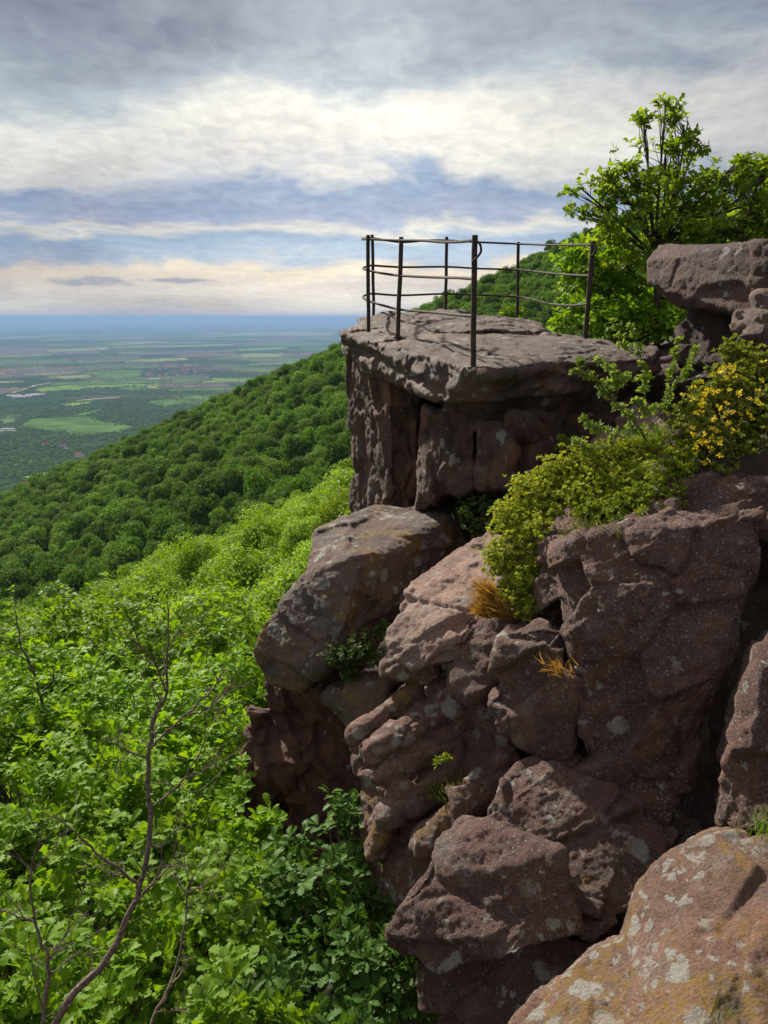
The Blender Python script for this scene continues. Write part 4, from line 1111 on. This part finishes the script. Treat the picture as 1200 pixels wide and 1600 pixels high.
# oaks and saplings right below the viewpoint
plant('oak_tree', 'bright leafy young oak filling the bottom left corner behind the bare branches', 'tree', (120, 1900, 3.6),
      [(20, 1570, 2.85, .34), (150, 1520, 3.25, .36), (70, 1440, 3.55, .42), (250, 1450, 3.8, .42), (320, 1540, 3.35, .36), (210, 1590, 2.9, .32), (-40, 1480, 3.3, .4), (330, 1430, 4.0, .4), (130, 1380, 4.0, .45), (340, 1610, 3.0, .3)],
      OAK, 0.088, 520, 7, oak_bright, darkbark, 0.045, 101, clump=9)
plant('oak_tree', 'young oak tinted deep green for the shade at the foot of the lower boulder', 'tree', (520, 1850, 4.6),
      [(500, 1420, 4.55, .42), (530, 1330, 5.0, .36), (450, 1500, 4.1, .42), (560, 1500, 4.15, .36), (500, 1580, 3.75, .40), (400, 1580, 3.5, .36), (590, 1570, 3.85, .30), (420, 1420, 4.5, .4), (570, 1410, 4.6, .28)],
      OAK, 0.090, 520, 7, oak_dark, darkbark, 0.045, 102, clump=9)
plant('oak_tree', 'light green oak sapling beside the red rock foot', 'tree', (380, 1600, 5.4),
      [(350, 1330, 5.2, .34), (405, 1310, 5.15, .26), (310, 1290, 5.5, .36), (370, 1390, 4.9, .36)], OAK, 0.095, 640, 7, oak_bright, darkbark, 0.035, 103, clump=9)
plant('leafy_tree', 'yellowish green leafy tree at the left edge, above the bottom left oak', 'tree', (60, 1700, 5.6),
      [(40, 1270, 4.9, .5), (140, 1240, 5.2, .5), (60, 1160, 6.0, .55), (230, 1270, 5.2, .45), (-30, 1180, 5.6, .5), (170, 1320, 4.6, .4), (40, 1350, 4.3, .42), (250, 1360, 4.6, .4)],
      OAKS, 0.095, 480, 8, oak_bright, darkbark, 0.05, 104, clump=9)
plant('oak_tree', 'bushy bright oak in the dip left of the red rock foot, behind the bare sapling', 'tree', (280, 1500, 8.2),
      [(300, 1160, 7.4, .75), (210, 1120, 8.2, .8), (375, 1180, 7.3, .55), (110, 1090, 9.0, .8), (320, 1080, 8.8, .75), (20, 1100, 8.6, .8), (250, 1210, 6.5, .55), (350, 1250, 6.3, .45)],
      OAKS, 0.115, 360, 8, oak_bright, darkbark, 0.07, 105, clump=9)
plant('oak_tree', 'bright tree rising close to the overhanging nose of the tilted boulder', 'tree', (370, 1400, 11.0),
      [(390, 1090, 9.6, .7), (340, 1010, 11.5, .9), (230, 1020, 11.8, .9), (120, 1010, 12.5, 1.0), (410, 1150, 8.6, .4), (10, 1030, 11.5, 1.0)],
      OAKS, 0.125, 320, 8, oak_bright, darkbark, 0.08, 106, clump=9)

# the oak above the slab
plant('oak_tree', 'spreading oak with airy backlit leaf clusters standing behind the overhanging slab', 'tree', (1028, 560, 12.2),
      [(1005, 185, 12, .22), (1040, 165, 12, .18), (1075, 190, 12.2, .30), (1092, 218, 12.0, .2), (1040, 240, 12.2, .38), (1010, 285, 12.0, .42), (960, 285, 12, .30), (975, 262, 12.1, .2), (925, 330, 11.9, .26), (905, 292, 11.8, .18), (900, 328, 11.8, .14),
       (1060, 310, 12.3, .5), (1000, 345, 12, .5), (950, 360, 12, .35), (1100, 280, 12.2, .38), (1130, 330, 12.3, .45), (1150, 255, 12.2, .24), (1145, 285, 12.2, .22), (1195, 280, 12.0, .35), (1200, 330, 12.2, .5), (1060, 365, 12.2, .5),
       (1240, 300, 12.2, .6), (985, 400, 12.2, .45)],
      OAKS, 0.115, 300, 7, oak_tree, darkbark, 0.055, 110, clump=7, via=(1022, 400, 12.2), spread=1.0)
plant('leafy_bush', 'bright leafy bush growing over the ledge behind the right end of the railing', 'bush', (960, 620, 12.6),
      [(905, 400, 12.8, .35), (935, 440, 12.6, .45), (895, 440, 13, .3), (960, 400, 12.9, .45), (985, 455, 12.6, .45), (905, 480, 12.4, .35), (880, 500, 12.0, .22), (950, 500, 11.8, .42), (1000, 500, 11.8, .4), (1040, 460, 12.6, .4), (1090, 420, 12.8, .6), (1060, 500, 11.5, .35),
       (1090, 500, 11.2, .3)], OAKS, 0.12, 430, 7, oak_bright, darkbark, 0.06, 111)
plant('oak_tree', 'second oak with dark branches at the right edge above the slab', 'tree', (1150, 560, 11.4),
      [(1180, 350, 11.3, .4), (1130, 365, 11.4, .35), (1220, 300, 11.2, .5), (1195, 255, 11.3, .2), (1090, 365, 11.6, .3)], OAKS, 0.12, 300, 7, oak_tree, darkbark, 0.06, 112, via=(1165, 362, 11.3))
plant('bush', 'small bright green sprig peeping up behind the railing platform', 'bush', (800, 530, 11.9), [(793, 492, 11.9, .16), (806, 488, 11.9, .12)], OAKS, 0.09, 900, 6, oak_bright, darkbark, 0.02, 113, trunk='stem', crown='foliage')

# shrubs on the rocks
cush = leaf_mat('cushion_leaves', (0.23, 0.29, 0.03), (0.38, 0.41, 0.055), 0.46, (1.3, 1.15, 0.4), 0.55, 0.0)
cush_g = leaf_mat('cushion_leaves_green', (0.15, 0.22, 0.02), (0.26, 0.30, 0.03), 0.42, (1.3, 1.15, 0.4), 0.55, 0.0)
feather = leaf_mat('sapling_leaves', (0.19, 0.28, 0.05), (0.28, 0.36, 0.08), 0.45, (1.3, 1.2, 0.5), 0.5, 0.0)
broom = leaf_mat('flowering_bush_leaves', (0.14, 0.18, 0.025), (0.26, 0.28, 0.045), 0.42, (1.3, 1.15, 0.4), 0.55, 0.0)
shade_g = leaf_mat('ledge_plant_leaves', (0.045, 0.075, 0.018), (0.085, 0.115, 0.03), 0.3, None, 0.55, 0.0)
plant('shrub', 'dense yellow green cushion shrub spilling down over the sunlit block', 'shrub', (880, 900, 5.6),
      [(790, 860, 5.45, .17), (800, 810, 5.6, .18), (830, 770, 5.7, .19), (840, 830, 5.4, .18), (815, 900, 5.3, .16), (845, 885, 5.3, .13), (868, 740, 5.8, .18), (875, 790, 5.55, .18), (822, 945, 5.15, .12), (778, 880, 5.4, .12),
       (910, 725, 5.75, .19), (915, 770, 5.5, .17), (955, 715, 5.75, .18), (960, 755, 5.5, .18), (1000, 705, 5.75, .17), (795, 930, 5.2, .10), (1010, 745, 5.4, .16)],
      DM, 0.023, 9500, 9, cush, twigm, 0.018, 121, up=0.5, twigs=3, spread=0.95, crown='foliage', trunk='stem', shell=0.45)
plant('shrub', 'green low shrub on the ledge between the cushion shrub and the flowering bush', 'shrub', (990, 830, 5.3),
      [(960, 800, 5.2, .16), (1005, 775, 5.15, .17), (1020, 805, 5.0, .13), (960, 830, 5.05, .11), (1045, 755, 5.15, .15), (920, 805, 5.3, .13), (1050, 785, 5.05, .12), (990, 832, 5.0, .08), (1060, 720, 5.2, .14)],
      DM, 0.025, 8200, 9, cush_g, twigm, 0.018, 122, up=0.5, twigs=3, spread=0.95, crown='foliage', trunk='stem', shell=0.4)
fb = plant('flowering_bush', 'bush dotted with small yellow flowers at the right edge, above the pebbly face', 'bush', (1150, 760, 5.4),
           [(1080, 660, 5.45, .17), (1075, 700, 5.35, .15), (1110, 625, 5.6, .19), (1150, 600, 5.7, .20), (1190, 580, 5.75, .22), (1120, 690, 5.35, .18), (1165, 660, 5.45, .20), (1200, 640, 5.5, .22), (1180, 710, 5.25, .17), (1130, 730, 5.2, .12), (1150, 550, 5.9, .13), (1240, 620, 5.5, .25), (1230, 700, 5.2, .2)],
           DM, 0.028, 6400, 9, broom, twigm, 0.02, 123, up=0.7, twigs=4, spread=0.85, crown='foliage', trunk='stem', shell=0.35)
r = np.random.default_rng(9)
yel = leaf_mat('yellow_petals', (0.80, 0.56, 0.015), (0.88, 0.66, 0.03), 0.3, (1.05, 1.0, 0.6), 0.6, 0.0)
fl = []
fbase = P(1150, 760, 5.4)
for c_, s_, n_ in (((1095, 620, 5.48), 26, 26), ((1110, 660, 5.36), 30, 34), ((1130, 590, 5.6), 22, 16), ((1160, 640, 5.35), 30, 14), ((1105, 700, 5.2), 20, 12), ((1190, 600, 5.5), 30, 10)):
    for m_ in range(n_):
        p_ = P(c_[0] + r.normal() * s_ * .6, c_[1] + r.normal() * s_ * .6, c_[2] - 0.08 + 0.1 * r.normal())
        a_ = np.array([[-0.3 + 0.4 * r.normal(), -0.7, 0.5 + 0.3 * r.normal()]])
        fl.append(rosettes(np.array([p_]), a_, 5, 0.022, DM, r, 1.35, 0.0))
V, Fs = merge(fl)
me = mesh_np('blossom', V - fbase, Fs, False); me.materials.append(yel)
o = link('blossom', me, None, fb); o['label'] = 'small yellow blossoms'


def branchy(name, label, cat, base_px, branches, mat, leaves=None, leafmat=None, seed=0, k=6, size=0.05, tmpl=None, sp=0.05, group=None, leafname='foliage', t0=0.25, thin=0.75, ntw=0):
    """thin woody plant traced branch by branch: each branch [(px,py,Y,radius m)...]; leaves sit along listed branches"""
    r = np.random.default_rng(seed)
    base = P(*base_px)
    root = empty(name, base); tag(root, label, cat, group)
    mb = MB(); lf = []
    for bi, br in enumerate(branches):
        p_ = smooth_path([P(b[0], b[1], b[2]) for b in br], 5)
        p_[1:-1] += r.normal(size=p_[1:-1].shape) * 0.004 * br[0][2] / 3
        rad = thin * np.interp(np.linspace(0, 1, len(p_)), np.linspace(0, 1, len(br)), [b[3] for b in br])
        mb.tube(p_ - base, rad, 6)
        if ntw:
            for m_ in range(int(ntw * len(p_) / 6)):
                i_ = r.integers(2, len(p_) - 1); a0 = p_[i_]; t_ = p_[i_] - p_[i_ - 1]; t_ = t_ / (np.linalg.norm(t_) + 1e-9)
                L_ = 0.05 + 0.13 * r.random(); dv = t_ * 0.7 + rand_dirs(1, r)[0] * 0.8
                mid_ = a0 + dv * L_ * 0.5 + 0.012 * r.normal(size=3); end_ = a0 + (dv + 0.5 * rand_dirs(1, r)[0] + np.array([0, 0, 0.25])) * L_
                mb.tube(smooth_path([a0, mid_, end_], 3) - base, np.linspace(min(0.0035, rad[i_] * 0.6), 0.0012, 7), 5, False)
                mb.tube(np.array([mid_, mid_ + (rand_dirs(1, r)[0] * 0.5 + dv) * L_ * 0.35]) - base, [0.0018, 0.001], 4, False)
        if leaves and bi in leaves:
            L_ = np.cumsum(np.r_[0, np.linalg.norm(np.diff(p_, axis=0), axis=1)])
            s_ = np.arange(L_[-1] * t0, L_[-1], sp)
            if not len(s_): continue
            tips = np.stack([np.interp(s_, L_, p_[:, a_]) for a_ in range(3)], -1)
            ax = np.stack([np.interp(s_, L_, np.gradient(p_[:, a_], L_)) for a_ in range(3)], -1)
            n_ = len(tips)
            side = rand_dirs(n_, r) * np.linspace(1.0, 0.35, n_)[:, None]
            for w_ in (0.3, 0.75, 1.15):
                lf.append(rosettes(tips + side * sp * w_ * 1.6, ax / (np.linalg.norm(ax, axis=1)[:, None] + 1e-9) + side, k, size, tmpl, r, 1.0))
            for m_ in range(n_):
                mb.tube(np.array([tips[m_], tips[m_] + side[m_] * sp * 1.6]) - base, [0.0025, 0.0012], 4, False)
    me = mb.mesh('branch'); me.materials.append(mat); link('branch', me, None, root)
    if lf:
        V, Fs = merge(lf); me = mesh_np(leafname, V - base, Fs, False); me.materials.append(leafmat); link(leafname, me, None, root)
    return root


branchy('sapling', 'feathery light green sapling leaning left across the end of the rock platform', 'sapling', (1020, 720, 5.75),
        [[(1025, 720, 5.75, .011), (1000, 670, 5.75, .010), (960, 630, 5.75, .008), (930, 595, 5.75, .006), (890, 575, 5.75, .003)],
         [(985, 655, 5.75, .008), (1010, 610, 5.8, .006), (1000, 560, 5.85, .005), (985, 505, 5.9, .003)],
         [(960, 630, 5.75, .006), (965, 590, 5.75, .004), (935, 560, 5.7, .003)],
         [(1010, 680, 5.75, .008), (1040, 630, 5.8, .006), (1050, 570, 5.85, .004), (1065, 520, 5.9, .003)],
         [(1000, 670, 5.75, .006), (950, 680, 5.7, .004), (905, 650, 5.65, .003)],
         [(930, 595, 5.75, .004), (915, 570, 5.75, .003), (905, 560, 5.75, .002)],
         [(1010, 610, 5.8, .005), (975, 590, 5.8, .003), (940, 605, 5.75, .002)],
         [(1045, 600, 5.82, .005), (1075, 575, 5.85, .003), (1090, 540, 5.85, .002)],
         [(1040, 630, 5.8, .005), (1010, 640, 5.8, .003), (985, 620, 5.8, .002)],
         [(1000, 560, 5.85, .004), (970, 535, 5.85, .003), (955, 500, 5.85, .002)],
         [(955, 690, 5.7, .004), (925, 700, 5.65, .003), (895, 690, 5.6, .002)]],
        twigm, set(range(11)), feather, 131, 7, 0.036, DM, 0.034)


def tuft(name, label, cat, spots, n, length, mat, seed, lean=(0, 0, 0), group=None, wid=0.45, rr=0.05):
    r = np.random.default_rng(seed)
    base = P(*spots[0]); root_parts = []
    for s_ in spots:
        c = P(*s_)
        pos = c + r.normal(size=(n, 3)) * np.array([rr, rr, rr * 0.4])
        d = rand_dirs(n, r) * 0.55 + np.array([0, 0, 0.9]) + np.asarray(lean)
        nr = np.cross(d, rand_dirs(n, r))
        root_parts.append(inst(BL, pos, nr, d, length * (0.5 + 0.7 * r.random(n))))
    V, Fs = merge(root_parts)
    me = mesh_np(name, V - base, Fs, False); me.materials.append(mat)
    o = link(name, me, None, None, base)
    return tag(o, label, cat, group)


grass_g = leaf_mat('grass_green', (0.10, 0.19, 0.02), (0.20, 0.27, 0.04), 0.4, None, 0.5, 0.0)
grass_d = leaf_mat('grass_dry', (0.30, 0.17, 0.035), (0.46, 0.27, 0.06), 0.35, (1.2, 1.0, 0.6), 0.6, 0.0)
grass_o = leaf_mat('grass_olive', (0.09, 0.11, 0.03), (0.19, 0.18, 0.07), 0.35, None, 0.6, 0.0)
tuft('grass_tuft', 'bright green grass fringe along the crest above the cushion shrub', 'grass tuft', [(960 + 12 * i_, 715 - 5 * i_ + 8 * (i_ % 3), 5.85) for i_ in range(7)], 90, 0.13, grass_g, 141, (-0.2, -0.2, 0))
tuft('grass_tuft', 'orange dry grass tuft hanging at the lower left of the cushion shrub', 'grass tuft', [(778, 950, 5.2), (765, 960, 5.2), (790, 962, 5.15), (770, 930, 5.25)], 170, 0.17, grass_d, 142, (-0.75, -0.35, -0.2), rr=0.03)
tuft('grass_tuft', 'thin olive grass on the ledge atop the pebbly face', 'grass tuft', [(925, 845, 4.95), (945, 842, 4.9), (965, 838, 4.9), (905, 838, 5.0)], 60, 0.13, grass_o, 143, rr=0.06)
tuft('grass_tuft', 'wispy dry orange stalks in the crevice of the pebbly face', 'grass tuft', [(876, 1048, 4.45)], 60, 0.11, grass_d, 144, (-0.5, -0.4, -0.2), rr=0.04)
tuft('grass_tuft', 'green moss like tuft in the gap above the lower boulder', 'grass tuft', [(715, 1240, 4.85), (735, 1250, 4.8), (690, 1243, 4.85), (745, 1230, 4.85)], 130, 0.12, grass_o, 145, (-0.2, -0.3, 0), rr=0.055)
tuft('grass_tuft', 'sparse grass at the right edge above the near lichened boulder', 'grass tuft', [(1200, 1300, 2.97)], 140, 0.07, grass_g, 146, rr=0.045)
tuft('grass_tuft', 'single pale stalks at the bottom edge of the near lichened boulder', 'grass tuft', [(1130, 1590, 2.21)], 12, 0.09, grass_o, 147, (0.1, 0, 0.2), rr=0.02)
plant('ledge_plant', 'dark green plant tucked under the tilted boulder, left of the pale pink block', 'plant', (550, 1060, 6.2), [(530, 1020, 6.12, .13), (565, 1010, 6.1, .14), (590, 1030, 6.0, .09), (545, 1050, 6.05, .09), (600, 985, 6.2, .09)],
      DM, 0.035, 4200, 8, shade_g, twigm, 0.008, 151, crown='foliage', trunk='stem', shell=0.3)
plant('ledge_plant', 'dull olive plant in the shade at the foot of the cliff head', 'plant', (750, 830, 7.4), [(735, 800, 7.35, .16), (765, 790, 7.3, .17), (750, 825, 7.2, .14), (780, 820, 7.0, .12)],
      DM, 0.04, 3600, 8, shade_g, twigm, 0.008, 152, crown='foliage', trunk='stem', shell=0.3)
plant('ledge_plant', 'tiny bright fern on the ribbed ledge', 'plant', (697, 1192, 4.95), [(697, 1182, 4.93, .03), (685, 1190, 4.92, .025)], DM, 0.035, 9000, 5, cush_g, twigm, 0.003, 153, crown='foliage', trunk='stem')
plant('ledge_plant', 'little leafy sprig growing from a crack of the cliff head, by its right end', 'plant', (882, 700, 6.9), [(880, 685, 6.88, .05), (872, 700, 6.86, .03)], DM, 0.04, 5000, 5, cush_g, twigm, 0.003, 154, crown='foliage', trunk='stem')

# bare trees in front of the leaves
branchy('bare_sapling', 'tall crooked bare sapling with bark twigs rising in front of the bottom left oak', 'bare tree', (70, 1640, 2.55),
        [[(60, 1650, 2.5, .019), (110, 1560, 2.6, .018), (165, 1500, 2.7, .0165), (205, 1420, 2.8, .015), (233, 1320, 2.9, .013), (232, 1200, 3.0, .011), (238, 1130, 3.05, .009), (258, 1080, 3.1, .007), (262, 1010, 3.15, .005), (264, 950, 3.2, .003)],
         [(235, 1170, 3.0, .006), (290, 1115, 3.05, .005), (330, 1080, 3.1, .004), (352, 1040, 3.1, .002)],
         [(258, 1080, 3.1, .005), (238, 1030, 3.05, .003), (200, 990, 3.0, .002)],
         [(240, 1260, 2.95, .006), (285, 1220, 3.0, .005), (318, 1165, 3.05, .003), (320, 1110, 3.05, .002)],
         [(215, 1380, 2.85, .008), (160, 1340, 2.8, .006), (120, 1300, 2.75, .004), (70, 1270, 2.7, .002)],
         [(232, 1190, 3.0, .005), (195, 1170, 2.95, .004), (165, 1155, 2.9, .002)],
         [(205, 1420, 2.8, .007), (245, 1370, 2.85, .005), (262, 1310, 2.9, .003), (300, 1260, 2.95, .002)],
         [(290, 1115, 3.05, .004), (320, 1110, 3.05, .003), (360, 1070, 3.1, .0015)],
         [(262, 1010, 3.15, .003), (278, 985, 3.15, .002), (285, 960, 3.15, .001)],
         [(285, 1220, 3.0, .003), (330, 1200, 3.0, .002), (365, 1185, 3.0, .001)]],
        twigm, seed=161, ntw=4, thin=0.88)
branchy('bare_sapling', 'forked dead sapling low at the left edge with dark twigs', 'bare tree', (55, 1640, 2.4),
        [[(60, 1650, 2.4, .012), (72, 1560, 2.5, .011), (75, 1500, 2.55, .009), (55, 1440, 2.6, .007), (48, 1360, 2.65, .005), (68, 1300, 2.7, .003)],
         [(52, 1440, 2.6, .006), (25, 1430, 2.6, .004), (-10, 1420, 2.6, .003)], [(75, 1500, 2.55, .006), (105, 1450, 2.6, .004), (130, 1380, 2.65, .003), (140, 1330, 2.65, .002)],
         [(75, 1520, 2.55, .005), (110, 1500, 2.55, .004), (150, 1480, 2.6, .002)], [(48, 1360, 2.65, .004), (85, 1330, 2.65, .002), (95, 1300, 2.7, .001)]], twigm, seed=162, ntw=3)
branchy('bare_sapling', 'slim bare shoot with a twiggy top in front of the shaded oak', 'bare tree', (225, 1640, 2.7),
        [[(215, 1650, 2.7, .010), (240, 1590, 2.8, .009), (275, 1510, 2.95, .008), (290, 1440, 3.05, .006), (293, 1390, 3.1, .005), (322, 1330, 3.2, .002)],
         [(292, 1400, 3.1, .004), (275, 1370, 3.1, .003), (258, 1365, 3.1, .002)], [(293, 1390, 3.1, .004), (290, 1350, 3.15, .003), (283, 1320, 3.15, .002)],
         [(295, 1395, 3.1, .004), (330, 1370, 3.15, .003), (365, 1350, 3.2, .0015)], [(245, 1582, 2.8, .005), (290, 1575, 2.85, .004), (320, 1550, 2.9, .002)], [(288, 1440, 3.05, .003), (315, 1420, 3.1, .002), (335, 1410, 3.1, .001)]], twigm, seed=163, ntw=3)
branchy('bare_sapling', 'dark leafless branch standing among the leaves at the left edge', 'bare tree', (45, 1180, 6.0),
        [[(45, 1190, 6.0, .022), (62, 1130, 6.1, .02), (63, 1080, 6.2, .017), (45, 1035, 6.3, .013), (30, 1000, 6.4, .009), (25, 940, 6.5, .004)],
         [(62, 1085, 6.2, .012), (85, 1060, 6.25, .008), (80, 1040, 6.3, .004)], [(45, 1035, 6.3, .008), (20, 1020, 6.3, .005), (-5, 1015, 6.3, .003)], [(60, 1140, 6.1, .012), (30, 1110, 6.1, .008), (5, 1090, 6.1, .004)]], darkbark, seed=164, ntw=3)
